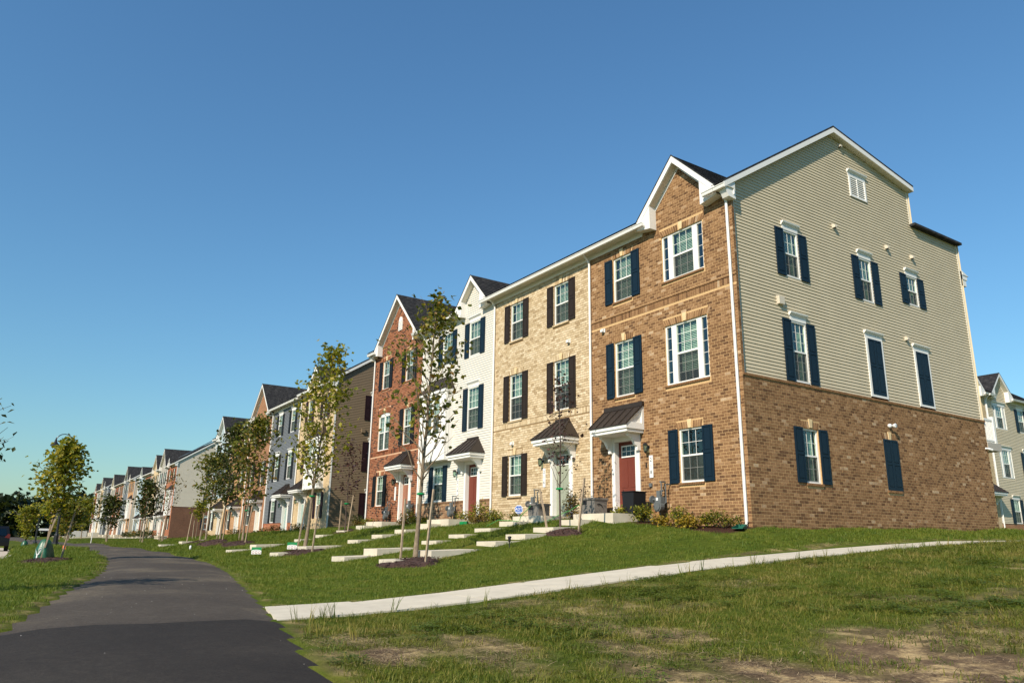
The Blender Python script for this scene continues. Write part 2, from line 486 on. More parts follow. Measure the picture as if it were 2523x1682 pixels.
# ------------------------------------------------------------------ mesh helpers
class MB:
    def __init__(self):
        self.v, self.f, self.m, self.r = [], [], [], []

    def face(self, idx, m=0, r=0.0):
        self.f.append(idx)
        self.m.append(m)
        self.r.append(r)

    def poly(self, pts, m=0, r=0.0):
        b = len(self.v)
        self.v.extend(pts)
        self.face(tuple(range(b, b + len(pts))), m, r)

    def box(self, x0, x1, y0, y1, z0, z1, m=0, r=0.0, skip=''):
        b = len(self.v)
        self.v += [(x0, y0, z0), (x1, y0, z0), (x1, y1, z0), (x0, y1, z0), (x0, y0, z1), (x1, y0, z1), (x1, y1, z1), (x0, y1, z1)]
        for k, q in (('b', (0, 3, 2, 1)), ('t', (4, 5, 6, 7)), ('f', (0, 1, 5, 4)), ('r', (1, 2, 6, 5)), ('k', (2, 3, 7, 6)), ('l', (3, 0, 4, 7))):
            if k not in skip:
                self.face(tuple(b + i for i in q), m, r)

    def prism(self, pts, a, b, axis='y', m=0, r=0.0):
        """2-D polygon swept from a to b along axis: y -> (x,z), x -> (y,z), z -> (x,y)"""
        def P(p, t):
            return (p[0], t, p[1]) if axis == 'y' else (t, p[0], p[1]) if axis == 'x' else (p[0], p[1], t)
        n = len(pts)
        s = len(self.v)
        self.v += [P(p, a) for p in pts] + [P(p, b) for p in pts]
        self.face(tuple(range(s, s + n)), m, r)
        self.face(tuple(range(s + 2 * n - 1, s + n - 1, -1)), m, r)
        for i in range(n):
            j = (i + 1) % n
            self.face((s + i, s + n + i, s + n + j, s + j), m, r)

    def tube(self, pts, rad, n=6, m=0, r=0.0, cap=True):
        pts = [Vector(p) for p in pts]
        if not hasattr(rad, '__len__'):
            rad = [rad] * len(pts)
        s = len(self.v)
        up = Vector((0.13, 0.31, 1)).normalized()
        for i, p in enumerate(pts):
            d = (pts[min(i + 1, len(pts) - 1)] - pts[max(i - 1, 0)]).normalized()
            a = d.cross(up)
            if a.length < 1e-3:
                a = d.cross(Vector((1, 0, 0)))
            a.normalize()
            b = d.cross(a)
            for k in range(n):
                t = 2 * math.pi * k / n
                q = p + (a * math.cos(t) + b * math.sin(t)) * rad[i]
                self.v.append(tuple(q))
        for i in range(len(pts) - 1):
            for k in range(n):
                k2 = (k + 1) % n
                self.face((s + i * n + k, s + i * n + k2, s + (i + 1) * n + k2, s + (i + 1) * n + k), m, r)
        if cap:
            self.face(tuple(s + k for k in range(n)), m, r)
            e = s + (len(pts) - 1) * n
            self.face(tuple(e + n - 1 - k for k in range(n)), m, r)

    def lathe(self, prof, c=(0, 0, 0), n=12, m=0, r=0.0):
        s = len(self.v)
        for rr, z in prof:
            for k in range(n):
                t = 2 * math.pi * k / n
                self.v.append((c[0] + rr * math.cos(t), c[1] + rr * math.sin(t), c[2] + z))
        for i in range(len(prof) - 1):
            for k in range(n):
                k2 = (k + 1) % n
                self.face((s + i * n + k, s + i * n + k2, s + (i + 1) * n + k2, s + (i + 1) * n + k), m, r)

    def mesh(self, name, mats, smooth=False):
        me = bpy.data.meshes.new(name)
        me.from_pydata(self.v, [], self.f)
        for x in (mats if isinstance(mats, (list, tuple)) else [mats]):
            me.materials.append(MATS[x])
        n = len(self.f)
        me.polygons.foreach_set('material_index', np.array(self.m, dtype=np.int32))
        if any(self.r):
            a = me.attributes.new('rnd', 'FLOAT', 'FACE')
            a.data.foreach_set('value', np.array(self.r, dtype=np.float32))
        if smooth:
            me.polygons.foreach_set('use_smooth', np.ones(n, dtype=bool))
        me.update()
        return me

    def build(self, name, mats, parent=None, loc=None, smooth=False):
        return link(name, self.mesh(name, mats, smooth), parent, loc)


def link(name, data, parent=None, loc=None, rot=None):
    o = bpy.data.objects.new(name, data)
    COL.objects.link(o)
    if parent is not None:
        o.parent = parent
    if loc is not None:
        o.location = loc
    if rot is not None:
        o.rotation_euler = rot
    return o


def tag(o, label=None, cat=None, group=None, kind=None):
    if label:
        o['label'] = label
    if cat:
        o['category'] = cat
    if group:
        o['group'] = group
    if kind:
        o['kind'] = kind
    return o


def thing(name, label, cat, loc=(0, 0, 0), rz=0.0, group=None):
    o = bpy.data.objects.new(name, None)
    o.empty_display_size = 0.2
    COL.objects.link(o)
    o.location = loc
    o.rotation_euler = (0, 0, rz)
    return tag(o, label, cat, group)


# ------------------------------------------------------------------ terrain
GP = [(0, .25), (-1.5, .2), (-2.14, .02), (-3.09, -.2), (-4.04, -.40), (-4.99, -.58), (-6, -.76), (-6.88, -.92), (-7.85, -1.07), (-9.2, -1.2)]
SW = [(-12.6, -1.43), (-8.7, -1.18), (-5.3, -.88), (-2.9, -.70), (-.2, -.52), (3, -.36), (7, -.22), (10.5, -.155), (16, -.1), (30, .1)]
PATH = [(40, -21.5), (20, -17.8), (13, -16.2), (6.5, -15.05), (1.8, -14.1), (-3.2, -13.2), (-8, -12.3), (-13.6, -11.6), (-18, -11.2), (-26, -10.75), (-34, -10.3), (-40, -10.3), (-46, -10.6), (-60, -11.3), (-80, -12.2), (-120, -13), (-240, -13)]
KERB = [(60, -24.5), (20, -20.6), (0, -18.2), (-12, -16.6), (-23, -15.75), (-30, -15.3), (-42, -14.75), (-60, -14.75), (-120, -15.6), (-240, -15.6)]


def zx(x):
    return np.interp(x, [-240, -80, -40, -20.9, -14.65, -8.6, -5.3, 0, 13, 40], [-.9, -1.05, -1.12, -1.15, -1.19, -1.285, -1.31, -1.40, -1.65, -2.2])


def path_y(x):
    return np.interp(x, [p[0] for p in PATH[::-1]], [p[1] for p in PATH[::-1]])


def kerb_y(x):
    return np.interp(x, [p[0] for p in KERB[::-1]], [p[1] for p in KERB[::-1]])


def road_z(x):
    return np.interp(x, [-240, -60, -22, 0, 60], [-1.55, -1.58, -1.47, -1.6, -2.6])


cp = []
for x in (-4.5, -10, -16, -22, -27):
    for y, z in GP:
        cp.append((x, y, z - (0.1 if x < -24 else 0)))
for y, z in SW:
    cp.append((1.8, y, z))
    cp.append((3.3, y, z - .02))
    if y < 12:
        cp.append((9, y, z - .12))
        cp.append((16, y, z - .25))
for x, y in PATH:
    for o in (-1.6, 0, 1.6):
        cp.append((x, y + o, zx(x)))
cp += [(-1, 0, .03), (-2.5, 0, .1), (-1, -1.2, -.12), (-2.5, -1.3, .0), (0.0, -1.0, -.18), (0, 0, 0), (0.05, 4, .06), (0.05, 8, .13), (0.05, 13, .23), (-1.2, -3, -.42), (-1.2, -5, -.72), (-1, -8, -1.12)]
for x, z in ((-31, 0.05), (-38, -.12), (-45, -.28), (-52, -.5), (-60, -.6), (-75, -.6), (-91, -.5), (-122, -.45), (-160, -.3), (-200, -.2)):
    yf = 0 if x > -65 else 2
    cp += [(x, yf, z), (x, yf - 1.6, z - .07), (x, yf - 4.5, z * .45 - .62 * .55), (x, yf + 14, z + .2)]
for x in (-3, -10, -20):
    cp += [(x, 13, .3), (x, 25, .4)]
for x, y in KERB[1:]:
    cp += [(x, y + 0.5, float(road_z(x)) + .12), (x, y - 1.5, float(road_z(x)) - .12), (x, y - 6, float(road_z(x)) - .15)]
cp += [(-10, 35, .7), (0, 35, .2), (0, 22, .05), (20, 30, -.3), (20, 10, -.6), (-40, 30, .3), (25, -34, -2.4), (0, -30, -1.9), (-30, -30, -1.8), (-80, -30, -1.75), (-160, -30, -1.6), (40, 0, -1.2), (-100, 40, .2), (40, 60, -.3), (-200, -60, -1.6), (-60, -70, -2), (40, -70, -3)]
cp = np.array(cp)


def _U(r2):
    return np.where(r2 > 0, r2 * np.log(np.maximum(r2, 1e-12)), 0)


_X = cp[:, :2] / 20.0
_n = len(cp)
_K = _U(((_X[:, None] - _X[None]) ** 2).sum(-1)) + np.eye(_n) * 2e-4
_P = np.hstack([np.ones((_n, 1)), _X])
_s = np.linalg.solve(np.block([[_K, _P], [_P.T, np.zeros((3, 3))]]), np.r_[cp[:, 2], 0, 0, 0])
TW_, TA_ = _s[:_n], _s[_n:]


def gz(x, y):
    x = np.asarray(x, float)
    y = np.asarray(y, float)
    sh = np.broadcast(x, y).shape
    X = np.broadcast_to(x, sh).ravel()
    Y = np.broadcast_to(y, sh).ravel()
    xc = np.clip(X, -215, 40)
    yc = np.clip(Y, -70, 60)
    q = np.stack([xc, yc], -1) / 20.0
    out = np.empty(len(q))
    for i in range(0, len(q), 4000):
        b = q[i:i + 4000]
        out[i:i + 4000] = _U(((b[:, None] - _X[None]) ** 2).sum(-1)) @ TW_ + TA_[0] + b @ TA_[1:]
    d = np.hypot(X - xc, Y - yc)
    t = np.clip(d / 80, 0, 1)
    return (out * (1 - t) + (-1.6) * t).reshape(sh)


def G(x, y):
    return float(gz(x, y))


_lat = rng.random((256, 256))


def vnoise(x, y, s):
    x = np.asarray(x) * s + 100.3
    y = np.asarray(y) * s + 57.7
    i = np.floor(x).astype(int)
    j = np.floor(y).astype(int)
    fx = x - i
    fy = y - j
    fx = fx * fx * (3 - 2 * fx)
    fy = fy * fy * (3 - 2 * fy)
    L = lambda a, b: _lat[a % 256, b % 256]
    return (L(i, j) * (1 - fx) + L(i + 1, j) * fx) * (1 - fy) + (L(i, j + 1) * (1 - fx) + L(i + 1, j + 1) * fx) * fy


def fnoise(x, y, s):
    return (vnoise(x, y, s) + .5 * vnoise(x, y, s * 2.1) + .25 * vnoise(x, y, s * 4.3)) / 1.75


# bare / strawy patches in the rough lawn: x, y, rx, ry
PATCH = [(6.1, -12.75, .35, .30, 1.0), (6.5, -12.95, .28, .2, .9), (6.35, -11.8, .85, .28, .75), (6.05, -10.3, .8, .3, .6), (7.1, -10.15, .7, .35, .75), (8.9, -8.8, .8, .45, .8), (9.6, -9.45, 1.1, .7, 1.0),
         (8.5, -10.65, .6, .25, .7), (9.2, -10.7, 1.2, .45, 1.0), (3.95, -9.9, .35, .5, .5), (5.3, -12.85, .4, .3, .6), (7.4, -10.9, .6, .25, .7), (10.2, -9.9, 1.2, .8, 1.0), (9.3, -8.0, .7, .35, .6), (8.5, -11.4, .9, .3, .75),
         (7.5, -6.6, .7, .3, .35), (5.0, -6.5, .5, .4, .3), (7.0, -12.2, .35, .2, .6)]


def dirt_mask(x, y):
    x = np.asarray(x, float)
    y = np.asarray(y, float)
    m = np.zeros(np.broadcast(x, y).shape)
    wob = (fnoise(x, y, 1.9) - .5) * 1.3
    for px, py, rx, ry, a in PATCH:
        d = ((x - px) / rx) ** 2 + ((y - py) / ry) ** 2
        m = np.maximum(m, a * np.clip(1.55 - d + wob, 0, 1))
    rough = (x > 3.3) & (y > path_y(x) + 1.4)
    m = np.maximum(m, np.where(rough, np.clip((fnoise(x, y, .8) - .68) * 5, 0, .55), 0))
    m = np.maximum(m, np.clip(1 - np.abs(x - 1.68) / .2, 0, 1) * .9 * (fnoise(x, y, 3.0) > .4) * (y > -12.6))
    edge = np.abs(np.abs(y - path_y(x)) - 1.62)
    m = np.maximum(m, np.clip(1 - edge / .14, 0, 1) * .75 * (fnoise(x, y, 3.0) > .42))
    return m


def bed_mask(x, y):
    x = np.asarray(x, float)
    y = np.asarray(y, float)
    front = -0.98 + .12 * np.sin(x * 2.3) - .15 * np.clip((x + 1.2), 0, 1) * 0
    m = ((x > -3.6) & (x < 0.15) & (y > front) & (y < .2)).astype(float)
    m = np.maximum(m, ((x > -14.0 + .8) & (x < -9.9) & (y > -.95) & (y < .2)).astype(float))
    m = np.maximum(m, ((x > -19.6) & (x < -16.2) & (y > -1.0) & (y < .2)).astype(float))
    m = np.maximum(m, ((x > -27) & (x < -22.3) & (y > -.9) & (y < .4)).astype(float))
    m = np.maximum(m, ((x > -61) & (x < -30.7) & (y > -.9) & (y < .4)).astype(float))
    return m


def axis(spans):
    out = []
    for a, b, st in spans:
        out += list(np.arange(a, b, st))
    out.append(spans[-1][1])
    return np.array(out)


xs = axis([(-1500, -300, 150), (-300, -220, 20), (-220, -66, 3.0), (-66, -28, .8), (-28, -8, .35), (-8, 12, .16), (12, 24, .6), (24, 60, 4), (60, 300, 30), (300, 1500, 200)])
ys = axis([(-1500, -300, 200), (-300, -60, 24), (-60, -22, 4), (-22, -17, .6), (-17, -8, .16), (-8, .6, .2), (.6, 14, .5), (14, 60, 3), (60, 300, 24), (300, 1500, 200)])
XX, YY = np.meshgrid(xs, ys, indexing='ij')
ZZ = gz(XX, YY)
on_path = (np.abs(YY - path_y(XX)) < 1.38) & (XX > -239)
ZZ -= 0.09 * on_path
ZZ -= 0.08 * ((XX > 1.95) & (XX < 3.15) & (YY > -12.4) & (YY < 45))
ZZ -= 0.35 * ((YY < kerb_y(XX) - .25) & (YY > kerb_y(XX) - 9.5) & (XX > -239) & (XX < 59))
ZZ += (fnoise(XX, YY, 1.3) - .5) * .05 * (~on_path) * (np.hypot(XX - CAM[0], YY - CAM[1]) < 60) * (YY < -1.2)
nx, ny = len(xs), len(ys)
idx = np.arange(nx * ny).reshape(nx, ny)
F = np.stack([idx[:-1, :-1].ravel(), idx[1:, :-1].ravel(), idx[1:, 1:].ravel(), idx[:-1, 1:].ravel()], -1)
me = bpy.data.meshes.new('ground')
me.from_pydata(np.stack([XX.ravel(), YY.ravel(), ZZ.ravel()], -1).tolist(), [], F.tolist())
me.materials.append(MATS['lawn'])
for nm, fn in (('dirt', dirt_mask), ('bed', bed_mask)):
    a = me.attributes.new(nm, 'FLOAT', 'POINT')
    a.data.foreach_set('value', fn(XX, YY).ravel().astype(np.float32))
me.polygons.foreach_set('use_smooth', np.ones(len(F), dtype=bool))
tag(link('ground', me), 'sloping lawn and rough grass around the townhouses', 'ground', kind='structure')


def ribbon(name, xa, xb, step, mat, half, label, lift=.0):
    n = max(2, int(abs(xb - xa) / step))
    X = np.linspace(xa, xb, n)
    b = MB()
    offs = np.linspace(-half, half, 7)
    Y = path_y(X)
    j = (fnoise(X, X * 0 + 3, 1.7) - .5) * .10
    rows = []
    for k, o in enumerate(offs):
        e = j * (1 if k == 0 else -1 if k == 6 else 0)
        yy = Y + o + e
        zz = gz(X, yy) + .012 + .03 * (1 - (o / half) ** 2) + lift
        if k in (0, 6):
            zz -= .05
        rows.append((yy, zz))
    s = 0
    for k in range(7):
        b.v += [(float(X[i]) + (.09 * math.sin(k * 2.1 + 1) if i == n - 1 and lift > 0 else 0), float(rows[k][0][i]), float(rows[k][1][i])) for i in range(n)]
    for k in range(6):
        for i in range(n - 1):
            b.face((k * n + i, k * n + i + 1, (k + 1) * n + i + 1, (k + 1) * n + i))
    o = b.build(name, mat, smooth=True)
    return tag(o, label, 'path', kind='structure')


ribbon('path', 4.2, -239, .5, 'asphalt', 1.56, 'weathered grey asphalt path curving along the lawns')
ribbon('path', 39, 3.3, .5, 'asphalt_new', 1.6, 'darker newly laid asphalt at the near end of the path', .006)

# road with kerb on the far left
b = MB()
KX = np.concatenate([np.arange(58, -70, -1.0), np.arange(-70, -239, -8.0)])
for i in range(len(KX) - 1):
    x0, x1 = float(KX[i]), float(KX[i + 1])
    y0, y1 = float(kerb_y(x0)), float(kerb_y(x1))
    z0, z1 = float(road_z(x0)), float(road_z(x1))
    b.poly([(x0, y0 - 3.0, z0), (x0, y0 - 9.5, z0), (x1, y1 - 9.5, z1), (x1, y1 - 3.0, z1)])
tag(b.build('road', 'asphalt'), 'street surface beyond the parking lane', 'road', kind='structure')
b = MB()
for i in range(len(KX) - 1):
    x0, x1 = float(KX[i]), float(KX[i + 1])
    y0, y1 = float(kerb_y(x0)), float(kerb_y(x1))
    z0, z1 = float(road_z(x0)) + .004, float(road_z(x1)) + .004
    b.poly([(x0, y0 - .0, z0), (x0, y0 - 3.0, z0), (x1, y1 - 3.0, z1), (x1, y1 - .0, z1)])
tag(b.build('parking_lane', 'concrete_old'), 'pale concrete parking lane at the left edge', 'road', kind='structure')
b = MB()
for i in range(len(KX) - 1):
    x0, x1 = float(KX[i]), float(KX[i + 1])
    y0, y1 = float(kerb_y(x0)), float(kerb_y(x1))
    z0, z1 = float(road_z(x0)), float(road_z(x1))
    for (a0, b0, c0, d0) in ((-.001, .13, .001, .14),):
        pass
    top0, top1 = z0 + .14, z1 + .14
    b.poly([(x0, y0, z0 - .1), (x0, y0, top0), (x1, y1, top1), (x1, y1, z1 - .1)])
    b.poly([(x0, y0, top0), (x0, y0 + .16, top0), (x1, y1 + .16, top1), (x1, y1, top1)])
    b.poly([(x0, y0 + .16, top0), (x0, y0 + .16, z0 - .2), (x1, y1 + .16, z1 - .2), (x1, y1 + .16, top1)])
tag(b.build('kerb', 'concrete'), 'concrete kerb along the parking lane', 'kerb', kind='structure')

# concrete sidewalk, one slab after another
swp = thing('sidewalk', 'pale concrete sidewalk running up beside the brick end wall', 'sidewalk')
swp['kind'] = 'structure'
yy = -12.95
k = 0
while yy < 34:
    y1 = yy + 1.5
    b = MB()
    ya, yb = yy + .006, y1 - .006
    ya, yb = yy + .01, y1 - .01
    za, zb = G(2.55, ya) + .02, G(2.55, yb) + .02
    if k == 0:
        pts = [(1.66, -12.66), (3.3, -12.98), (3.3, yb), (1.8, yb)]
        b.v += [(p[0], p[1], G(p[0], p[1]) + (.028 if p[1] > -12.3 else .014)) for p in pts] + [(p[0], p[1], G(p[0], p[1]) - .12) for p in pts]
    else:
        pts = [(1.8, ya), (3.3, ya), (3.3, yb), (1.8, yb)]
        zt = [za, za, zb, zb]
        b.v += [(p[0], p[1], z) for p, z in zip(pts, zt)] + [(p[0], p[1], z - .13) for p, z in zip(pts, zt)]
    b.face((0, 1, 2, 3))
    for i in range(4):
        j = (i + 1) % 4
        b.face((j, i, 4 + i, 4 + j))
    b.build('slab', 'concrete', swp)
    yy = y1
    k += 1

# ------------------------------------------------------------------ townhouses
DEPTH = 13.03
EAVE = 9.49


def zroof(y):
    return EAVE + .644 * (y + .45)


def subtract(iv, a, b):
    out = []
    for l, r in iv:
        if b <= l or a >= r:
            out.append((l, r))
        else:
            if a > l:
                out.append((l, a))
            if b < r:
                out.append((b, r))
    return out


def field_rows(ivf, z0, z1, h, openings, slack=.004):
    k = 0
    z = z0
    while z < z1 - .02:
        zt = min(z + h, z1)
        iv = ivf(z + h * .5)
        for (a, b, c, d) in openings:
            if c < zt - slack and d > z + slack:
                iv = subtract(iv, a, b)
        yield k, z, zt, iv
        k += 1
        z += h


BL, BH, BP, BR_ = .1885, .0755, .2000, .0865


def brick_list(ivf, z0, z1, openings, phase):
    out = []
    for k, z, zt, iv in field_rows(ivf, z0, z1, BR_, openings):
        if zt - z < .05:
            continue
        off = phase + (BP / 2 if k % 2 else 0)
        for l, r in iv:
            j = math.floor((l - off) / BP)
            while True:
                a = off + j * BP + .005
                if a > r:
                    break
                b = a + BL
                aa, bb = max(a, l + .002), min(b, r - .002)
                if bb - aa > .025:
                    out.append((aa, bb, z, z + BH, aa == a and bb == b))
                j += 1
    return out


_meshcache = {}


def cached(key, fn):
    if key not in _meshcache:
        _meshcache[key] = fn()
    return _meshcache[key]


def full_brick_mesh(mat):
    def mk():
        b = MB()
        b.box(-BL / 2, BL / 2, 0, .05, 0, BH, skip='k')
        return b.mesh('brick', mat)
    return cached(('brick', mat), mk)


def add_bricks(root, bricks, mat, frame, world_of, nparts):
    """frame(a, o, z) -> local point; o = distance out of the wall. The nearest whole bricks become objects of their own."""
    full = [i for i, q in enumerate(bricks) if q[4]]
    if nparts:
        def dist(i):
            q = bricks[i]
            p = world_of(frame((q[0] + q[1]) / 2, 0, q[2]))
            return (p[0] - CAM[0]) ** 2 + (p[1] - CAM[1]) ** 2 + (p[2] - CAM[2]) ** 2
        chosen = set(sorted(full, key=dist)[:nparts])
    else:
        chosen = set()
    return chosen


def brick_mesh(mb, bricks, chosen, frame, proud=.0, depth=.014):
    for i, (a, b, z, zt, _) in enumerate(bricks):
        if i in chosen:
            continue
        s = len(mb.v)
        o = proud + random.uniform(-.0012, .0012)
        for (aa, oo, zz) in ((a, o - depth, z), (b, o - depth, z), (b, o - depth, zt), (a, o - depth, zt), (a, o, z), (b, o, z), (b, o, zt), (a, o, zt)):
            mb.v.append(frame(aa, oo, zz))
        r = random.uniform(.001, 1)
        for q in ((4, 5, 6, 7), (0, 1, 5, 4), (1, 2, 6, 5), (2, 3, 7, 6), (3, 0, 4, 7)):
            mb.face(tuple(s + t for t in q), 0, r)


def board_into(mb, l, r, z, zt, frame, mat=0):
    s = len(mb.v)
    top = zt + .008
    for (aa, oo, zz) in ((l, .026, z), (r, .026, z), (r, .004, top), (l, .004, top), (l, -.005, z), (r, -.005, z), (l, -.005, top), (r, -.005, top)):
        mb.v.append(frame(aa, oo, zz))
    for q in ((0, 1, 2, 3), (4, 5, 1, 0), (4, 0, 3, 6), (1, 5, 7, 2)):
        mb.face(tuple(s + t for t in q), mat, 0)


# ---- windows
def dh_window(w, h, rows, blind, style=0):
    """double hung window; returns list of (name, mesh)"""
    fw = .048
    fr = MB()
    fr.box(-w / 2, -w / 2 + fw, 0, .075, 0, h)
    fr.box(w / 2 - fw, w / 2, 0, .075, 0, h)
    fr.box(-w / 2 + fw, w / 2 - fw, 0, .075, h - fw, h)
    fr.box(-w / 2 + fw, w / 2 - fw, -.006, .075, 0, fw)
    fr.box(-w / 2 + fw, w / 2 - fw, .012, .06, h / 2 - .024, h / 2 + .024)
    xi0, xi1 = -w / 2 + fw, w / 2 - fw
    fr.box(xi0, xi0 + .022, .03, .055, fw, h / 2 - .024)
    fr.box(xi1 - .022, xi1, .03, .055, fw, h / 2 - .024)
    fr.box(xi0 + .022, xi1 - .022, .03, .055, fw, fw + .03)
    out = [('window', fr.mesh('window', 'trim'))]
    g = MB()
    cols = 3
    for (z0, z1, y) in ((h / 2 + .024, h - fw, .035), (fw + .03, h / 2 - .024, .043)):
        for i in range(1, cols):
            x = xi0 + (xi1 - xi0) * i / cols
            g.box(x - .006, x + .006, y - .006, y + .001, z0, z1)
        for i in range(1, rows):
            z = z0 + (z1 - z0) * i / rows
            g.box(xi0, xi1, y - .0065, y + .0015, z - .006, z + .006)
    out.append(('grille', g.mesh('grille', 'trim')))
    p = MB()
    p.poly([(xi0, .04, h / 2), (xi1, .04, h / 2), (xi1, .04, h - fw), (xi0, .04, h - fw)])
    out.append(('pane', p.mesh('pane', 'glass')))
    p = MB()
    p.poly([(xi0, .048, fw), (xi1, .048, fw), (xi1, .048, h / 2), (xi0, .048, h / 2)])
    out.append(('pane', p.mesh('pane', 'glass')))
    p = MB()
    p.poly([(xi0, .022, fw), (xi1, .022, fw), (xi1, .022, h / 2 - .02), (xi0, .022, h / 2 - .02)])
    out.append(('insect_screen', p.mesh('insect_screen', 'screen')))
    bl = MB()
    zb = h * (1 - blind)
    z = h - .04
    xo = xi0 + (.09 if style == 1 else .0)
    while z > zb and blind > 0:
        bl.poly([(xo + .01, .105, z - .028), (xi1 - .01, .105, z - .028), (xi1 - .01, .135, z + .014), (xo + .01, .135, z + .014)])
        z -= .05
    if style == 2:
        n = 14
        for sx in (-1, 1):
            pts = []
            x0 = xi1 if sx > 0 else xi0
            for i in range(n + 1):
                x = x0 - sx * (.02 + .26 * w * i / n)
                pts.append((x, .13 + .02 * math.sin(i * 1.9)))
            for i in range(n):
                bl.poly([(pts[i][0], pts[i][1], .05), (pts[i + 1][0], pts[i + 1][1], .05), (pts[i + 1][0], pts[i + 1][1], h - .05), (pts[i][0], pts[i][1], h - .05)], 1)
    if bl.v:
        out.append(('blind', bl.mesh('blind', ['blind', 'curtain'])))
    rm = MB()
    rm.box(-w / 2 + .01, w / 2 - .01, .074, .75, .01, h - .01, skip='f')
    out.append(('room_recess', rm.mesh('room_recess', 'room')))
    return out


def triple_window(h, rows_c, rows_s):
    w = 1.69
    fr = MB()
    X = [-.845, -.795, -.60, -.405, .405, .60, .795, .845]
    fr.box(X[0], X[1], 0, .075, 0, h)
    fr.box(X[6], X[7], 0, .075, 0, h)
    fr.box(X[2], X[3], -.002, .075, 0, h)
    fr.box(X[4], X[5], -.002, .075, 0, h)
    for a, b in ((X[1], X[2]), (X[3], X[4]), (X[5], X[6])):
        fr.box(a, b, 0, .075, h - .05, h)
        fr.box(a, b, -.004, .075, 0, .055)
    fr.box(X[3], X[4], .012, .06, h / 2 - .028, h / 2 + .028)
    fr.box(X[3], X[3] + .03, .03, .055, .055, h / 2 - .028)
    fr.box(X[4] - .03, X[4], .03, .055, .055, h / 2 - .028)
    out = [('window', fr.mesh('window', 'trim'))]
    g = MB()
    for a, b in ((X[1], X[2]), (X[5], X[6])):
        for i in range(1, rows_s):
            z = .055 + (h - .105) * i / rows_s
            g.box(a, b, .03, .037, z - .006, z + .006)
    for (z0, z1, y) in ((h / 2 + .028, h - .05, .035), (.055, h / 2 - .028, .043)):
        for i in (1, 2):
            x = X[3] + (X[4] - X[3]) * i / 3
            g.box(x - .006, x + .006, y - .006, y + .001, z0, z1)
        for i in range(1, rows_c):
            z = z0 + (z1 - z0) * i / rows_c
            g.box(X[3], X[4], y - .0065, y + .0015, z - .006, z + .006)
    out.append(('grille', g.mesh('grille', 'trim')))
    for a, b in ((X[1], X[2]), (X[5], X[6])):
        p = MB()
        p.poly([(a, .04, .05), (b, .04, .05), (b, .04, h - .05), (a, .04, h - .05)])
        out.append(('pane', p.mesh('pane', 'glass_dark')))
    for (z0, z1, y) in ((h / 2, h - .05, .04), (.05, h / 2, .048)):
        p = MB()
        p.poly([(X[3], y, z0), (X[4], y, z0), (X[4], y, z1), (X[3], y, z1)])
        out.append(('pane', p.mesh('pane', 'glass')))
    p = MB()
    p.poly([(X[3], .022, .055), (X[4], .022, .055), (X[4], .022, h / 2 - .02), (X[3], .022, h / 2 - .02)])
    out.append(('insect_screen', p.mesh('insect_screen', 'screen')))
    bl = MB()
    z = h - .07
    while z > (.35 if h > 1.6 else .08):
        bl.poly([(X[3] + .07, .105, z - .028), (X[4] - .01, .105, z - .028), (X[4] - .01, .135, z + .014), (X[3] + .07, .135, z + .014)])
        z -= .05
    out.append(('blind', bl.mesh('blind', 'blind')))
    rm = MB()
    rm.box(X[0] + .01, X[7] - .01, .074, .8, .01, h - .01, skip='f')
    out.append(('room_recess', rm.mesh('room_recess', 'room')))
    return out


def arch_window(w, h, rise):
    fr = MB()
    n = 10

    def arc(x, off=0):
        return h - rise + rise * (1 - (x / (w / 2)) ** 2) - off
    fr.box(-w / 2, -w / 2 + .06, 0, .075, 0, arc(w / 2))
    fr.box(w / 2 - .06, w / 2, 0, .075, 0, arc(w / 2))
    fr.box(-.06, .06, 0, .075, 0, h - .1)
    fr.box(-w / 2 + .06, w / 2 - .06, -.004, .075, 0, .06)
    for i in range(n):
        x0 = -w / 2 + w * i / n
        x1 = -w / 2 + w * (i + 1) / n
        fr.prism([(x0, h - rise - .10), (x1, h - rise - .10), (x1, arc(x1)), (x0, arc(x0))], -.002, .075)
    for a, b in ((-w / 2 + .06, -.06), (.06, w / 2 - .06)):
        fr.box(a, b, .012, .06, h / 2 - .05, h / 2)
    out = [('window', fr.mesh('window', 'trim'))]
    g = MB()
    for a, b in ((-w / 2 + .06, -.06), (.06, w / 2 - .06)):
        x = (a + b) / 2
        g.box(x - .006, x + .006, .03, .036, .06, h - rise - .1)
        for i in (1, 2, 4, 5):
            z = .06 + (h - .2) * i / 6
            g.box(a, b, .0295, .0365, z - .006, z + .006)
    out.append(('grille', g.mesh('grille', 'trim')))
    for a, b in ((-w / 2 + .06, -.06), (.06, w / 2 - .06)):
        p = MB()
        p.poly([(a, .04, .05), (b, .04, .05), (b, .04, h - .1), (a, .04, h - .1)])
        out.append(('pane', p.mesh('pane', 'glass')))
    p = MB()
    for a, b in ((-w / 2 + .06, -.06), (.06, w / 2 - .06)):
        p.poly([(a, .022, .06), (b, .022, .06), (b, .022, h / 2 - .05), (a, .022, h / 2 - .05)])
    out.append(('insect_screen', p.mesh('insect_screen', 'screen')))
    bl = MB()
    z = h - .15
    while z > .1:
        bl.poly([(-w / 2 + .07, .105, z - .028), (w / 2 - .07, .105, z - .028), (w / 2 - .07, .135, z + .014), (-w / 2 + .07, .135, z + .014)])
        z -= .05
    out.append(('blind', bl.mesh('blind', 'blind')))
    rm = MB()
    rm.box(-w / 2 + .01, w / 2 - .01, .074, .75, .01, h - .06, skip='f')
    out.append(('room_recess', rm.mesh('room_recess', 'room')))
    return out


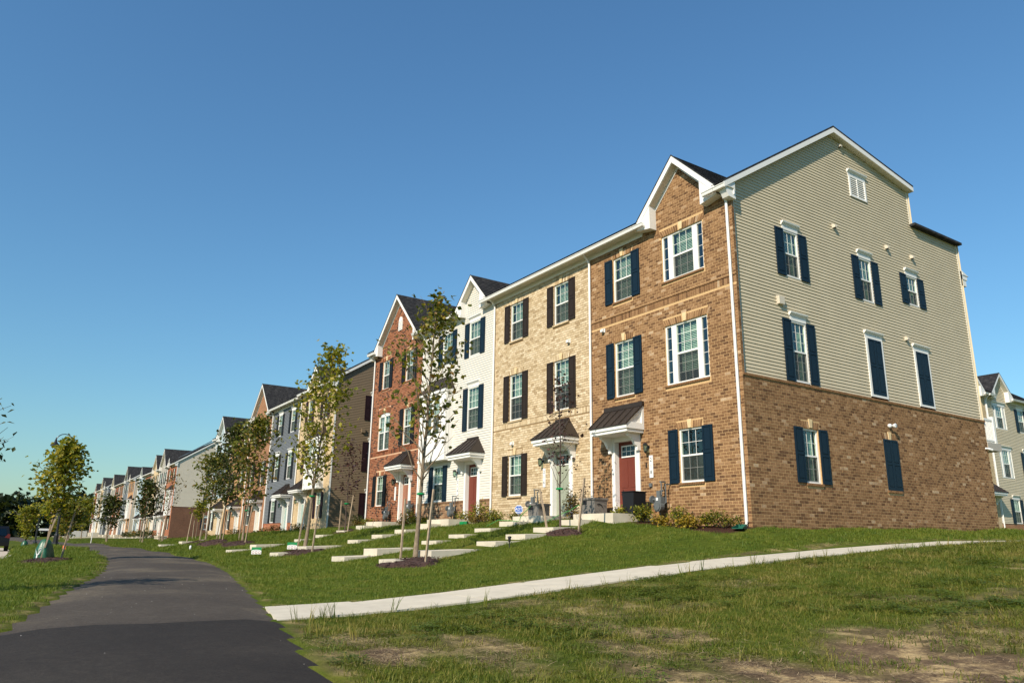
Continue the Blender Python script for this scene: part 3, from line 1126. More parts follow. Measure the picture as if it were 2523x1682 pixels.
def far_window(w, h):
    fr = MB()
    fw = .06
    fr.box(-w / 2, -w / 2 + fw, 0, .06, 0, h)
    fr.box(w / 2 - fw, w / 2, 0, .06, 0, h)
    fr.box(-w / 2 + fw, w / 2 - fw, 0, .06, h - fw, h)
    fr.box(-w / 2 + fw, w / 2 - fw, 0, .06, 0, fw)
    fr.box(-w / 2 + fw, w / 2 - fw, .01, .06, h / 2 - .03, h / 2 + .03)
    out = [('window', fr.mesh('window', 'trim'))]
    for z0, z1 in ((h / 2, h - fw), (fw, h / 2)):
        p = MB()
        p.poly([(-w / 2 + fw, .035, z0), (w / 2 - fw, .035, z0), (w / 2 - fw, .035, z1), (-w / 2 + fw, .035, z1)])
        out.append(('pane', p.mesh('pane', 'glass')))
    rm = MB()
    rm.box(-w / 2 + .01, w / 2 - .01, .061, .4, .01, h - .01, skip='f')
    rm.poly([(-w / 2 + .06, .1, h * .45), (w / 2 - .06, .1, h * .45), (w / 2 - .06, .1, h - .05), (-w / 2 + .06, .1, h - .05)], 1)
    out.append(('room_recess', rm.mesh('room_recess', ['room', 'blind'])))
    return out


def put_window(root, kind, loc, rot, key):
    meshes = cached(key, kind)
    top = None
    for nm, me_ in meshes:
        if top is None:
            top = link(nm, me_, root, loc, (0, 0, rot))
        else:
            link(nm, me_, top)
    return top


def shutter_mesh(w, h, col, panels=2):
    def mk():
        b = MB()
        b.box(-w / 2, w / 2, -.022, 0, 0, h)
        e = .055
        mid = h * .52
        for z0, z1 in ((e + .04, mid - .035), (mid + .035, h - e)):
            x0, x1 = -w / 2 + e, w / 2 - e
            i = .03
            # recessed groove then raised field: frame lip stands proud
            b.box(x0 + i, x1 - i, -.034, -.0221, z0 + i, z1 - i)
        for (x0, x1, z0, z1) in ((-w / 2, -w / 2 + e, 0, h), (w / 2 - e, w / 2, 0, h), (-w / 2 + e, w / 2 - e, 0, e + .04), (-w / 2 + e, w / 2 - e, h - e, h), (-w / 2 + e, w / 2 - e, mid - .035, mid + .035)):
            b.box(x0, x1, -.036, -.0221, z0, z1)
        return b.mesh('shutter', col)
    return cached(('shutter', w, h, col), mk)


def head_mesh(w):
    def mk():
        b = MB()
        b.box(-w / 2 - .02, w / 2 + .02, -.03, 0, 0, .13)
        b.prism([(-.03, .13), (-.05, .16), (-.10, .21), (-.11, .25), (0, .25), (0, .13)], -w / 2 - .06, w / 2 + .06, 'x')
        return b.mesh('window_head', 'trim')
    return cached(('head', w), mk)


def keystone_mesh():
    def mk():
        b = MB()
        b.prism([(-.055, 0), (.055, 0), (.085, .245), (-.085, .245)], -.028, .0)
        return b.mesh('keystone', 'keystone')
    return cached('key', mk)


# ---- roof strips
def shingle_slope(mb, x0, x1, y0, z0, y1, z1, step=.15, m=0, cut=None):
    L = math.hypot(y1 - y0, z1 - z0)
    n = max(2, int(round(L / step)))
    ny_, nz_ = -(z1 - z0) / L, (y1 - y0) / L
    for i in range(n):
        t0, t1 = i / n, min(1.0, (i + 1.12) / n)
        ya, za = y0 + (y1 - y0) * t0, z0 + (z1 - z0) * t0
        yb, zb = y0 + (y1 - y0) * t1, z0 + (z1 - z0) * t1
        u = .022
        iv = [(x0, x1)]
        if cut:
            h = cut(za)
            if h:
                iv = subtract(iv, h[0], h[1])
        for l, r in iv:
            if r - l < .02:
                continue
            mb.poly([(l, ya + ny_ * u, za + nz_ * u), (r, ya + ny_ * u, za + nz_ * u), (r, yb + ny_ * .004, zb + nz_ * .004), (l, yb + ny_ * .004, zb + nz_ * .004)], m)
            mb.poly([(l, ya, za), (r, ya, za), (r, ya + ny_ * u, za + nz_ * u), (l, ya + ny_ * u, za + nz_ * u)], m)
            mb.poly([(l, ya - ny_ * .015, za - nz_ * .015), (l, yb - ny_ * .015, zb - nz_ * .015), (r, yb - ny_ * .015, zb - nz_ * .015), (r, ya - ny_ * .015, za - nz_ * .015)], m)


def downspout(root, x, y, ztop, zbot, mat='trim', kick=-1):
    b = MB()
    r = .042
    pts = [(x, y - .36, ztop + .08), (x, y - .34, ztop - .02), (x, y - .12, ztop - .22), (x, y - .06, ztop - .34), (x, y - .06, zbot + .18), (x, y - .10, zbot + .08), (x, y - .32, zbot + .02)]
    b.tube(pts, r, 6)
    return b.build('downspout', mat, root, smooth=False)


def hood(root, x0, x1, kind, depth=.73, zf=2.83):
    """door canopy: moulded fascia, standing seam metal roof, panels, two brackets"""
    b = MB()
    b.box(x0 + .04, x1 - .04, -depth + .04, 0, zf, zf + .095)
    b.box(x0, x1, -depth, 0, zf + .095, zf + .20)
    b.box(x0 + .10, x1 - .10, -depth + .10, 0, zf - .02, zf)
    h = b.build('hood', 'trim', root)
    r = MB()
    ze, zt = zf + .20, zf + .88
    e = .03
    if kind == 'shed':
        r.poly([(x0 - e, -depth - e, ze), (x1 + e, -depth - e, ze), (x1 + e, 0, zt), (x0 - e, 0, zt)])
        r.poly([(x0 - e, -depth - e, ze + .02), (x1 + e, -depth - e, ze + .02), (x1 + e, 0, zt + .02), (x0 - e, 0, zt + .02)])
        r.poly([(x0 - e, -depth - e, ze), (x1 + e, -depth - e, ze), (x1 + e, -depth - e, ze + .02), (x0 - e, -depth - e, ze + .02)])
        for sx in (x0 - e, x1 + e):
            r.poly([(sx, -depth - e, ze), (sx, 0, zt), (sx, 0, zt + .02), (sx, -depth - e, ze + .02)])
        n = 5
        for i in range(n + 1):
            x = x0 - e + (x1 - x0 + 2 * e) * i / n
            x = min(max(x, x0 - e + .015), x1 + e - .015)
            r.prism([(-depth - e, ze + .02), (0, zt + .02), (0, zt + .06), (-depth - e, ze + .06)], x - .012, x + .012, 'x')
        r.box(x0 - e, x1 + e, -.10, .0, zt - .05, zt + .09)
        for sx, s in ((x0, 1), (x1, -1)):
            tri = MB()
            tri.prism([(-depth + .02, ze), (-.0, ze), (-.0, zt - .04)], sx + s * .05, sx + s * .07, 'x')
            tri.prism([(-depth, ze), (0, ze), (0, ze + .09), (-depth + .10, ze + .09)], sx, sx + s * .05, 'x')
            tri.prism([(-.09, ze + .09), (0, ze + .09), (0, zt - .03), (-.09, zt - .12)], sx, sx + s * .05, 'x')
            tri.prism([(-depth + .10, ze + .09), (-.09, zt - .12 - .09), (-.09, zt - .12), (-depth, ze + .02)], sx, sx + s * .05, 'x')
            tri.build('hood_side_panel', 'trim', h)
    else:
        ix = min(.52, (x1 - x0) * .3)
        A, B = (x0 - e, -depth - e, ze), (x1 + e, -depth - e, ze)
        Cc, D = (x1 - ix, 0, zt), (x0 + ix, 0, zt)
        A2, B2 = (x0 - e, 0, ze), (x1 + e, 0, ze)
        up = lambda p: (p[0], p[1], p[2] + .02)
        r.poly([up(A), up(B), up(Cc), up(D)])
        r.poly([up(B), up(B2), up(Cc)])
        r.poly([up(A2), up(A), up(D)])
        r.poly([A, B, up(B), up(A)])
        r.poly([B, B2, up(B2), up(B)])
        r.poly([A2, A, up(A), up(A2)])
        for (p, q) in ((A, D), (B, Cc)):
            r.tube([up(p), up(q)], .022, 5)
        n = 6
        for i in range(1, n):
            t = i / n
            x = A[0] + (B[0] - A[0]) * t
            tx = 1.0
            if x < D[0]:
                tx = (x - A[0]) / (D[0] - A[0])
            elif x > Cc[0]:
                tx = (B[0] - x) / (B[0] - Cc[0])
            y1 = A[1] + (0 - A[1]) * tx
            z1 = ze + (zt - ze) * tx
            r.prism([(A[1], ze + .02), (y1, z1 + .02), (y1, z1 + .055), (A[1], ze + .055)], x - .011, x + .011, 'x')
        r.box(D[0], Cc[0], -.07, 0, zt - .02, zt + .06)
    r.build('hood_roof', 'metal_roof', h)
    for bx in (x0 + .24, x1 - .24):
        br = MB()
        prof = [(0, zf - .02), (-.48, zf - .02), (-.48, zf - .09), (-.42, zf - .11), (-.33, zf - .17), (-.26, zf - .26), (-.20, zf - .36), (-.13, zf - .40), (-.13, zf - .52), (0, zf - .52)]
        br.prism(prof, bx - .055, bx + .055, 'x')
        br.build('bracket', 'trim', h)
    return h


def door(root, c, col, w=.93, z0=.40, z1=2.66, depth=.12):
    d = MB()
    h = z1 - z0
    d.box(c - w / 2, c + w / 2, depth, depth + .04, z0, z1)
    dw = w / 2
    for sx in (-1, 1):
        for (a, b_) in ((.12, .52), (.58, .74)):
            xa, xb = sorted((c + sx * .06, c + sx * (dw - .11)))
            d.box(xa, xb, depth - .010, depth, z0 + h * (a if a < .5 else .37), z0 + h * (b_ - .2 if a < .5 else .74))
    o = d.build('door', col, root)
    lt = MB()
    lz0, lz1 = z0 + h * .80, z0 + h * .93
    lw = .29
    lt.box(c - lw, c + lw, depth - .022, depth, lz0 - .04, lz0)
    lt.box(c - lw, c + lw, depth - .022, depth, lz1, lz1 + .04)
    lt.box(c - lw - .03, c - lw, depth - .022, depth, lz0 - .04, lz1 + .04)
    lt.box(c + lw, c + lw + .03, depth - .022, depth, lz0 - .04, lz1 + .04)
    for i in (1, 2):
        x = c - lw + 2 * lw * i / 3
        lt.box(x - .01, x + .01, depth - .018, depth, lz0, lz1)
    zz_ = (lz0 + lz1) / 2
    lt.box(c - lw, c + lw, depth - .0185, depth - .0001, zz_ - .01, zz_ + .01)
    lt.build('door_light_frame', 'trim', o)
    p = MB()
    p.poly([(c - lw, depth - .006, lz0), (c + lw, depth - .006, lz0), (c + lw, depth - .006, lz1), (c - lw, depth - .006, lz1)])
    p.build('pane', 'car_glass', o)
    k = MB()
    k.lathe([(0, 0), (.03, .005), (.033, .03), (0, .04)], (0, 0, 0), 10)
    kn = k.build('handle', 'black_metal', o, (c + w / 2 - .09, depth, z0 + .92))
    kn.rotation_euler = (math.pi / 2, 0, 0)
    j = MB()
    for sx in (-1, 1):
        xa, xb = sorted((c + sx * w / 2, c + sx * (w / 2 + .17)))
        j.box(xa, xb, -.035, depth + .05, z0 - .12, z1 + .17)
        xa, xb = sorted((c + sx * (w / 2 - .0), c + sx * (w / 2 + .05)))
        j.box(xa, xb, -.06, -.035, z0 - .12, z1 + .02)
        xa, xb = sorted((c + sx * (w / 2 - .02), c + sx * (w / 2 + .2)))
        j.box(xa, xb, -.065, -.0352, z0 - .12, z0 + .05)
    j.box(c - w / 2, c + w / 2, -.03, depth + .05, z1, z1 + .17)
    j.box(c - w / 2, c + w / 2, -.02, depth + .05, z0 - .12, z0)
    j.build('door_surround', 'trim', root)


def lantern(root, x, z, y=0):
    b = MB()
    b.lathe([(0, 0), (.05, .0), (.05, .02), (0, .02)], (0, 0, 0), 8)
    b.v = [(vx, vz * -1.0, vy) for vx, vy, vz in b.v]
    b.tube([(0, -.02, 0), (0, -.10, .06), (0, -.14, .12)], .012, 5)
    b.lathe([(.0, .13), (.05, .10), (.085, .06), (.085, .05), (.07, .04)], (0, -.14, 0), 6)
    b.lathe([(.055, -.14), (.04, -.17), (.0, -.21)], (0, -.14, 0), 6)
    for k in range(6):
        a = math.pi / 3 * k
        b.tube([(.068 * math.cos(a), -.14 + .068 * math.sin(a), .045), (.054 * math.cos(a), -.14 + .054 * math.sin(a), -.14)], .006, 4)
    o = b.build('wall_lantern', 'black_metal', root, (x, y, z))
    g = MB()
    g.lathe([(.062, .04), (.05, -.14)], (0, -.14, 0), 6)
    g.build('lantern_glass', 'glass', o)


def text_mesh(body, size, mat, parent, loc, rot, extrude=.002):
    cu = bpy.data.curves.new('lettering', 'FONT')
    cu.body = body
    cu.size = size
    cu.align_x = 'CENTER'
    cu.align_y = 'CENTER'
    cu.extrude = extrude
    cu.materials.append(MATS[mat])
    tmp = bpy.data.objects.new('lettering', cu)
    me_ = bpy.data.meshes.new_from_object(tmp)
    bpy.data.objects.remove(tmp)
    bpy.data.curves.remove(cu)
    return link('lettering', me_, parent, loc, rot)


def plaque(root, x, z0, z1, digits, y=0):
    b = MB()
    b.box(-.075, .075, -.02, 0, 0, z1 - z0)
    o = b.build('house_number_board', 'sign_white', root, (x, y, z0))
    n = max(1, len(digits))
    for i, ch in enumerate(digits):
        text_mesh(ch, .155, 'ink', o, (0, -.023, (z1 - z0) * (.80 - .28 * i)), (math.pi / 2, 0, 0), .001)


def dome_vent(root, loc, rot, col='siding_cream'):
    def mk():
        b = MB()
        b.box(-.07, .07, -.015, 0, -.02, .12)
        n = 6
        pr = [(-.10, -.01), (-.105, .04), (-.08, .09), (-.04, .115), (-.0, .12), (-.0, .0), (-.0, -.01)]
        b.prism([(p[0] - .0152, p[1]) for p in pr], -.055, .055, 'x')
        b.box(-.045, .045, -.10, -.02, -.0125, -.0105, 1)
        return b.mesh('vent_hood', [col, 'ink'])
    return link('vent_hood', cached(('vent', col), mk), root, loc, (0, 0, rot))


def gable(root, xc, hw, zpk, wallmat, lod, sl=1.03):
    ze = zpk - sl * hw
    yf = -.28
    yr = (zpk - EAVE) / .644 - .45 + .05
    b = MB()
    nst = 14 if lod < 2 else 2
    for s in (-1, 1):
        ye = (ze - EAVE) / .644 - .45
        # strips run up the slope; each is cut back where the main roof rises through it
        n = max(3, int(hw * math.sqrt(1 + sl * sl) / .15))
        for i in range(n):
            t0, t1 = i / n, min(1, (i + 1.1) / n)
            xa, xb = xc + s * hw * (1 - t0), xc + s * hw * (1 - t1)
            za, zb = ze + (zpk - ze) * t0, ze + (zpk - ze) * t1
            ya, yb = (za - EAVE) / .644 - .45 + .1, (zb - EAVE) / .644 - .45 + .1
            nx_, nz_ = s * sl / math.hypot(1, sl), 1 / math.hypot(1, sl)
            u, d = .03, .012
            q = [(xa + nx_ * u, yf - .03, za + nz_ * u), (xa + nx_ * u, max(ya, yf), za + nz_ * u), (xb + nx_ * d, max(yb, yf), zb + nz_ * d), (xb + nx_ * d, yf - .03, zb + nz_ * d)]
            b.poly(q if s > 0 else q[::-1])
            q = [(xa, yf - .03, za), (xa + nx_ * u, yf - .03, za + nz_ * u), (xa + nx_ * u, max(ya, yf), za + nz_ * u), (xa, max(ya, yf), za)]
            b.poly(q)
        q = [(xc + s * hw, yf - .03, ze - .01), (xc, yf - .03, zpk - .01), (xc, yf - .03, zpk + .035), (xc + s * (hw + .01), yf - .03, ze + .03)]
        b.poly(q)
        q = [(xc + s * hw, yf - .03, ze - .012), (xc, yf - .03, zpk - .012), (xc, yr, zpk - .012), (xc + s * hw, max(ye, yf), ze - .012)]
        b.poly(q)
    g = b.build('gable_roof', 'shingle', root)
    t = MB()
    for s in (-1, 1):
        P = lambda x, z: (xc + s * x, z)
        t.prism([P(0, zpk - .015), P(hw, ze - .015), P(hw, ze - .23), P(0, zpk - .235)], yf - .02, yf + .012)
        t.prism([P(0, zpk - .235), P(hw, ze - .23), P(hw, ze - .245), P(0, zpk - .25)], yf + .012, -.001, m=1)
        hin = hw - .62
        if hin > .3:
            t.prism([P(0, zpk - .25), P(hin, zpk - .25 - sl * hin), P(hin, zpk - .36 - sl * hin), P(0, zpk - .36)], -.02, .004)
        zt_ = zpk - sl * hin - .24
        t.prism([P(hin, 9.2), P(hw + .0, 9.3), P(hw, ze - .235), P(hin, zt_)], yf - .008, -.002)
    t.build('rake_trim', ['trim', 'soffit'], g)
    return g


def eave(root, x0, x1, gut=True, yw=0.0):
    if x1 - x0 < .1:
        return
    b = MB()
    b.box(x0, x1, yw - .028, yw, 9.2, 9.37)
    b.box(x0, x1, -.34, yw - .0, 9.37, 9.385, m=1)
    b.box(x0, x1, -.345, -.325, 9.36, 9.50)
    o = b.build('fascia', ['trim', 'soffit'], root)
    if gut:
        g = MB()
        g.prism([(-.345, 9.33), (-.425, 9.33), (-.44, 9.37), (-.44, 9.40), (-.465, 9.43), (-.465, 9.445), (-.455, 9.445), (-.345, 9.425)], x0 + .01, x1 - .01, 'x')
        g.build('gutter', 'trim', o)


def house(label, group, M, xr, W, dz, sp, lod):
    rz = M.to_euler().z
    root = thing('townhouse', label, 'townhouse', M @ Vector((xr, 0, dz)), rz, group)
    world_of = lambda p: M @ Vector((xr + p[0], p[1], dz + p[2]))
    zb = sp.get('zb', -1.0)
    kind, cname = sp['front']
    base = sp.get('base')
    gb = sp.get('gable')
    sh_col = sp.get('shutter', 'navy')
    right_end, left_end = sp.get('right_end', False), sp.get('left_end', False)
    # ---------------- openings
    op, brick_ex = [], []
    for q in sp['wins']:
        w = q.get('w', .90)
        q['w'] = w
        if q.get('t') == 'triple':
            w = q['w'] = 1.69
        op.append((q['c'] - w / 2, q['c'] + w / 2, q['z0'], q['z1']))
        lz = .2 + (.1 if q.get('t') == 'arch' else 0)
        brick_ex.append((q['c'] - w / 2 - .06, q['c'] + w / 2 + .06, q['z1'] - (.0), q['z1'] + lz))
        brick_ex.append((q['c'] - w / 2 - .04, q['c'] + w / 2 + .04, q['z0'] - .075, q['z0']))
    d = sp.get('door')
    if d:
        dw = .93
        op.append((d['c'] - dw / 2 - .165, d['c'] + dw / 2 + .165, .28, 2.83))
    if sp.get('bay'):
        bx0, bx1 = sp['bay']
        op.append((bx0 + .05, bx1 - .05, 3.1, 6.0))
    for (z0, z1) in sp.get('bands', ()):
        brick_ex.append((-W, 0, z0, z1))

    def half(z):
        return (gb[2] - .25 - z) / gb[3] if gb else -1

    def iv_all(z):
        if z < 9.37:
            return [(-W, 0)]
        h = half(z)
        if h <= .02:
            return []
        return [(max(-W, gb[0] - h), min(0, gb[0] + h))]
    front = lambda a, o, z: (a, -o, z)
    zs = base[1] if base else None

    # ---------------- wall shell
    sh = MB()
    near_brick = lod == 0
    matlist, yoff = [], []

    def wallmat(kd, cn):
        if kd == 'brick':
            return ('mortar_' + cn, dict(tan=.003, red=.004, brown=.004).get(cn, .009)) if near_brick else ('fb_' + cn, 0.0)
        return ('siding_' + cn, .004)
    m_main, y_main = wallmat(kind, cname)
    matlist = [m_main, 'siding_' + sp.get('rear', 'beige'), sp.get('reveal', 'trim')]
    y_base = y_main
    if base:
        mb_, y_base = wallmat('brick', base[0])
        matlist.append(mb_)
    cx = sorted({-W, 0.0} | {v for o in op for v in o[:2]})
    cz = sorted({zb, 9.37} | {v for o in op for v in o[2:]} | ({zs} if zs else set()))
    for i in range(len(cx) - 1):
        for j in range(len(cz) - 1):
            xm, zm = (cx[i] + cx[i + 1]) / 2, (cz[j] + cz[j + 1]) / 2
            if any(o[0] < xm < o[1] and o[2] < zm < o[3] for o in op):
                continue
            lower = zs and zm < zs
            y = y_base if lower else y_main
            sh.poly([(cx[i], y, cz[j]), (cx[i + 1], y, cz[j]), (cx[i + 1], y, cz[j + 1]), (cx[i], y, cz[j + 1])], 3 if lower else 0)
    if gb:
        h = half(9.37)
        sh.poly([(gb[0] - h, y_main, 9.37), (gb[0] + h, y_main, 9.37), (gb[0], y_main, gb[2] - .25)], 0)
    for o in op:
        for (p, q_) in (((o[0], o[2]), (o[0], o[3])), ((o[1], o[3]), (o[1], o[2])), ((o[0], o[3]), (o[1], o[3])), ((o[1], o[2]), (o[0], o[2]))):
            sh.poly([(p[0], y_main, p[1]), (p[0], .13, p[1]), (q_[0], .13, q_[1]), (q_[0], y_main, q_[1])], 0)
    prof = [(.10, zb), (DEPTH, zb), (DEPTH, 10.8), (9.87, 10.8), (9.87, 12.2), (5.27, 12.95), (.0, zroof(0) - .1), (.10, 9.3)]
    if not (right_end and sp.get('side')):
        sh.poly([(-.003, p[0], p[1]) for p in prof], 1)
    sh.poly([(-W + .003, p[0], p[1]) for p in reversed(prof)], 1)
    sh.poly([(-W, DEPTH, zb), (0, DEPTH, zb), (0, DEPTH, 10.8), (-W, DEPTH, 10.8)][::-1], 1)
    sh.poly([(-W, 9.87, 10.8), (0, 9.87, 10.8), (0, 9.87, 12.2), (-W, 9.87, 12.2)][::-1], 1)
    sh.poly([(-W, 3, 2), (0, 3, 2), (0, 3, 9.2), (-W, 3, 9.2)], 1) if False else None
    wall = sh.build('wall', matlist, root)

    # ---------------- brickwork
    def bricks_on(ivf, z0, z1, ex, cn, nparts, lay_op, frame, rot, phase, mb):
        bl = brick_list(ivf, z0, z1, lay_op + ex, phase)
        chosen = add_bricks(root, bl, 'brick_' + cn, frame, world_of, nparts)
        brick_mesh(mb, bl, chosen, frame)
        fm = full_brick_mesh('brick_' + cn)
        for i in chosen:
            q = bl[i]
            link('brick', fm, wall, frame((q[0] + q[1]) / 2, 0, q[2]), (0, 0, rot))
    if near_brick:
        jobs = []
        if kind == 'brick':
            jobs.append((iv_all, zb, 13, cname, sp.get('nb', 300)))
        if base:
            jobs.append((lambda z: [(-W, 0)], zb, zs - .07, base[0], sp.get('nb', 300)))
        for ivf, z0, z1, cn, npt in jobs:
            mb = MB()
            bricks_on(ivf, z0, z1, brick_ex, cn, npt, op, front, 0, 0.0, mb)
            # lintels, sills, bands of bricks on end
            for q in sp['wins']:
                if kind != 'brick':
                    break
                w = q['w']
                x = q['c'] - w / 2 - .05
                zt = q['z1'] + .2
                while x < q['c'] + w / 2 + .0:
                    lean = (x + .03 - q['c']) * .12
                    if abs(x + .037 - q['c']) > .08:
                        s = len(mb.v)
                        rise = .1 * (1 - ((x + .03 - q['c']) / (w / 2)) ** 2) if q.get('t') == 'arch' else 0
                        r = random.uniform(.01, 1)
                        zl = q['z1'] + .004 + (rise - .1 if q.get('t') == 'arch' else 0)
                        zh = zt - .004 + rise
                        mb.v += [(x, .008, zl), (x + .075, .008, zl), (x + .075 + lean, .008, zh), (x + lean, .008, zh), (x, -.003, zl), (x + .075, -.003, zl), (x + .075 + lean, -.003, zh), (x + lean, -.003, zh)]
                        for f_ in ((4, 5, 6, 7), (0, 1, 5, 4), (1, 2, 6, 5), (2, 3, 7, 6), (3, 0, 4, 7)):
                            mb.face(tuple(s + t for t in f_), 0, r)
                    x += .0865
                x = q['c'] - w / 2 - .035
                while x < q['c'] + w / 2 - .0:
                    mb.box(x, x + .075, -.042, .06, q['z0'] - .068, q['z0'] - .003, 0, random.uniform(.05, .35))
                    x += .0865
            for (z0b, z1b) in sp.get('bands', ()):
                iv = [(-W, 0)]
                for o in op:
                    if o[2] < z1b and o[3] > z0b:
                        iv = subtract(iv, o[0], o[1])
                for l, r_ in iv:
                    x = l + .005
                    while x < r_ - .05:
                        s = len(mb.v)
                        mb.box(x, x + .075, -.004, .008, z0b + .005, z0b + .198, 0, random.uniform(.01, 1), 'k')
                        if z1b - z0b > .23:
                            mb.box(x, x + .075, -.026, .008, z0b + .208, z1b - .006, 0, random.uniform(.05, .5), 'k')
                        x += .0865
            if base:
                x = -W + .005
                while x < -.06:
                    if not (d and d['c'] - .63 < x < d['c'] + .6):
                        mb.box(x, x + .075, -.03, .03, zs - .066, zs - .004, 0, random.uniform(.05, .4))
                    x += .0865
            bw = mb.build('brickwork', 'brick_' + cn, wall)
            bw['kind'] = 'stuff'
    # ---------------- siding
    if kind == 'siding':
        ex = list(op)
        for q in sp['wins']:
            if q.get('head', True):
                ex.append((q['c'] - q['w'] / 2 - .02, q['c'] + q['w'] / 2 + .02, q['z1'], q['z1'] + .11))
        joined = MB()
        for k, z, zt, iv in field_rows(iv_all, zs or zb, 12.9, .1016, ex, .02):
            for l, r in iv:
                if r - l < .04:
                    continue
                if lod == 0:
                    b = MB()
                    board_into(b, l, r, z, zt, front)
                    b.build('siding_board', 'siding_' + cname, wall)
                else:
                    board_into(joined, l, r, z, zt, front)
        if lod:
            joined.build('siding', 'siding_' + cname, wall)['kind'] = 'stuff'
        for x_ in (-W, -.07):
            t = MB()
            t.box(x_, x_ + .07, -.03, .0, zs or zb, 9.2)
            t.build('corner_trim', 'trim', wall)

    # ---------------- windows, shutters, heads
    for q in sp['wins']:
        w, h = q['w'], q['z1'] - q['z0']
        yf = .045 if kind == 'brick' and not q.get('proud') else -.014
        if base and q['z1'] < zs:
            yf = .045
        bl = q.get('blind', 1.0)
        stl = q.get('style', 1 if (lod == 0 and kind == 'brick') else 0)
        t = q.get('t', 'dh')
        if lod >= 2:
            fn, key = (lambda: far_window(w, h)), ('far', w, round(h, 2))
        elif t == 'triple':
            fn, key = (lambda: triple_window(h, 3 if h > 1.7 else 2, 5 if h > 1.7 else 4)), ('tri', round(h, 2))
        elif t == 'arch':
            fn, key = (lambda: arch_window(w, h, .1)), ('arch', w, round(h, 2))
        else:
            fn, key = (lambda: dh_window(w, h, 3 if h > 1.7 else 2, bl, stl)), ('dh', w, round(h, 2), bl, stl)
        put_window(root, fn, (q['c'], yf, q['z0']), 0, key)
        if q.get('sh', True) and t != 'arch':
            me_ = shutter_mesh(.37, round(h + .01, 3), sh_col)
            for sx in (-1, 1):
                link('shutter', me_, root, (q['c'] + sx * (w / 2 + .02 + .185), -.004 if kind == 'brick' else -.02, q['z0'] - .005))
        if kind == 'brick' and lod < 2 and q.get('key', True):
            link('keystone', keystone_mesh(), root, (q['c'], .0, q['z1'] + (.004 if t != 'arch' else .0)))
        if kind == 'siding' and q.get('head', True) and lod < 2:
            link('window_head', head_mesh(w), root, (q['c'], -.002, q['z1'] + .002))
    # ---------------- door
    if d:
        door(root, d['c'], d['col'])
        hood(root, d['h0'], d['h1'], d.get('hood', 'hip'))
        if lod < 2:
            lx = d.get('lx', d['c'] - 1.05)
            lantern(root, lx, 2.38, -.02 if kind == 'siding' else 0)
            if 'num' in d:
                plaque(root, lx + .09, 1.46, 2.12, d['num'], -.025 if kind == 'siding' else 0)
    # ---------------- bay
    if sp.get('bay'):
        bx0, bx1 = sp['bay']
        dp = .40
        b = MB()
        wz0, wz1 = 4.1, 5.93
        wc = (bx0 + bx1) / 2
        ww = .66
        o2 = [(wc - ww - .03, wc - .03, wz0, wz1), (wc + .03, wc + ww + .03, wz0, wz1)]
        cx = sorted({bx0, bx1} | {v for o in o2 for v in o[:2]})
        cz = sorted({3.05, 6.1, wz0, wz1})
        for i in range(len(cx) - 1):
            for j in range(len(cz) - 1):
                xm, zm = (cx[i] + cx[i + 1]) / 2, (cz[j] + cz[j + 1]) / 2
                if any(o[0] < xm < o[1] and o[2] < zm < o[3] for o in o2):
                    continue
                b.poly([(cx[i], -dp, cz[j]), (cx[i + 1], -dp, cz[j]), (cx[i + 1], -dp, cz[j + 1]), (cx[i], -dp, cz[j + 1])])
        b.poly([(bx1, -dp, 3.05), (bx1, .2, 3.05), (bx1, .2, 6.1), (bx1, -dp, 6.1)])
        b.poly([(bx0, .2, 3.05), (bx0, -dp, 3.05), (bx0, -dp, 6.1), (bx0, .2, 6.1)])
        b.poly([(bx0, -dp, 3.05), (bx0, .2, 3.05), (bx1, .2, 3.05), (bx1, -dp, 3.05)])
        b.box(bx0 - .03, bx1 + .03, -dp - .03, 0, 2.97, 3.08)
        b.box(bx0 - .05, bx1 + .05, -dp - .05, 0, 5.99, 6.13)
        for x in (bx0 + .03, bx1 - .03, wc - ww - .09, wc + ww + .09):
            b.box(x - .03, x + .03, -dp - .015, -dp + .001, 3.08, 5.99)
        for x in (bx0 + .45, bx1 - .45, wc):
            b.box(x - .012, x + .012, -dp - .01, -dp + .001, 3.08, wz0 - .05)
        b.box(wc - ww - .08, wc + ww + .08, -dp - .018, -dp + .002, wz0 - .07, wz0)
        b.box(bx1 - .001, bx1 + .012, -dp + .12, -dp + .15, 3.08, 5.99)
        bay = b.build('bay', sp.get('baymat', 'trim'), root)
        for s in (-1, 1):
            fn, key = ((lambda: far_window(ww, wz1 - wz0)), ('far', ww, 1.83)) if lod >= 2 else ((lambda: dh_window(ww, wz1 - wz0, 3, 1.0, 0)), ('dh', ww, 1.83, 1.0, 0))
            put_window(root, fn, (wc + s * (ww / 2 + .03), -dp - .004, wz0), 0, key)
        r = MB()
        A, B = (bx0 - .08, -dp - .08, 6.13), (bx1 + .08, -dp - .08, 6.13)
        Cc, D = (bx1 - .35, .0, 6.8), (bx0 + .35, .0, 6.8)
        A2, B2 = (bx0 - .08, 0, 6.13), (bx1 + .08, 0, 6.13)
        r.poly([A, B, Cc, D])
        r.poly([B, B2, Cc])
        r.poly([A2, A, D])
        for p, q_ in ((A, D), (B, Cc)):
            r.tube([p, q_], .02, 5)
        for i in range(1, 7):
            t = i / 7
            x = A[0] + (B[0] - A[0]) * t
            x2 = D[0] + (Cc[0] - D[0]) * t
            r.tube([(x, A[1], 6.14), (x2, 0, 6.81)], .012, 4)
        r.build('bay_roof', 'metal_roof', bay)
    # ---------------- roof
    xr_ = .15 if right_end else 0.0
    xl_ = -W - (.15 if left_end else 0.0)
    b = MB()
    def gcut(z):
        if not gb:
            return None
        h = (gb[2] - z) / gb[3] - .10
        return (gb[0] - h, gb[0] + h) if h > 0 else None
    shingle_slope(b, xl_, xr_, -.42, zroof(-.42), 5.27, zroof(5.27), .15, cut=gcut)
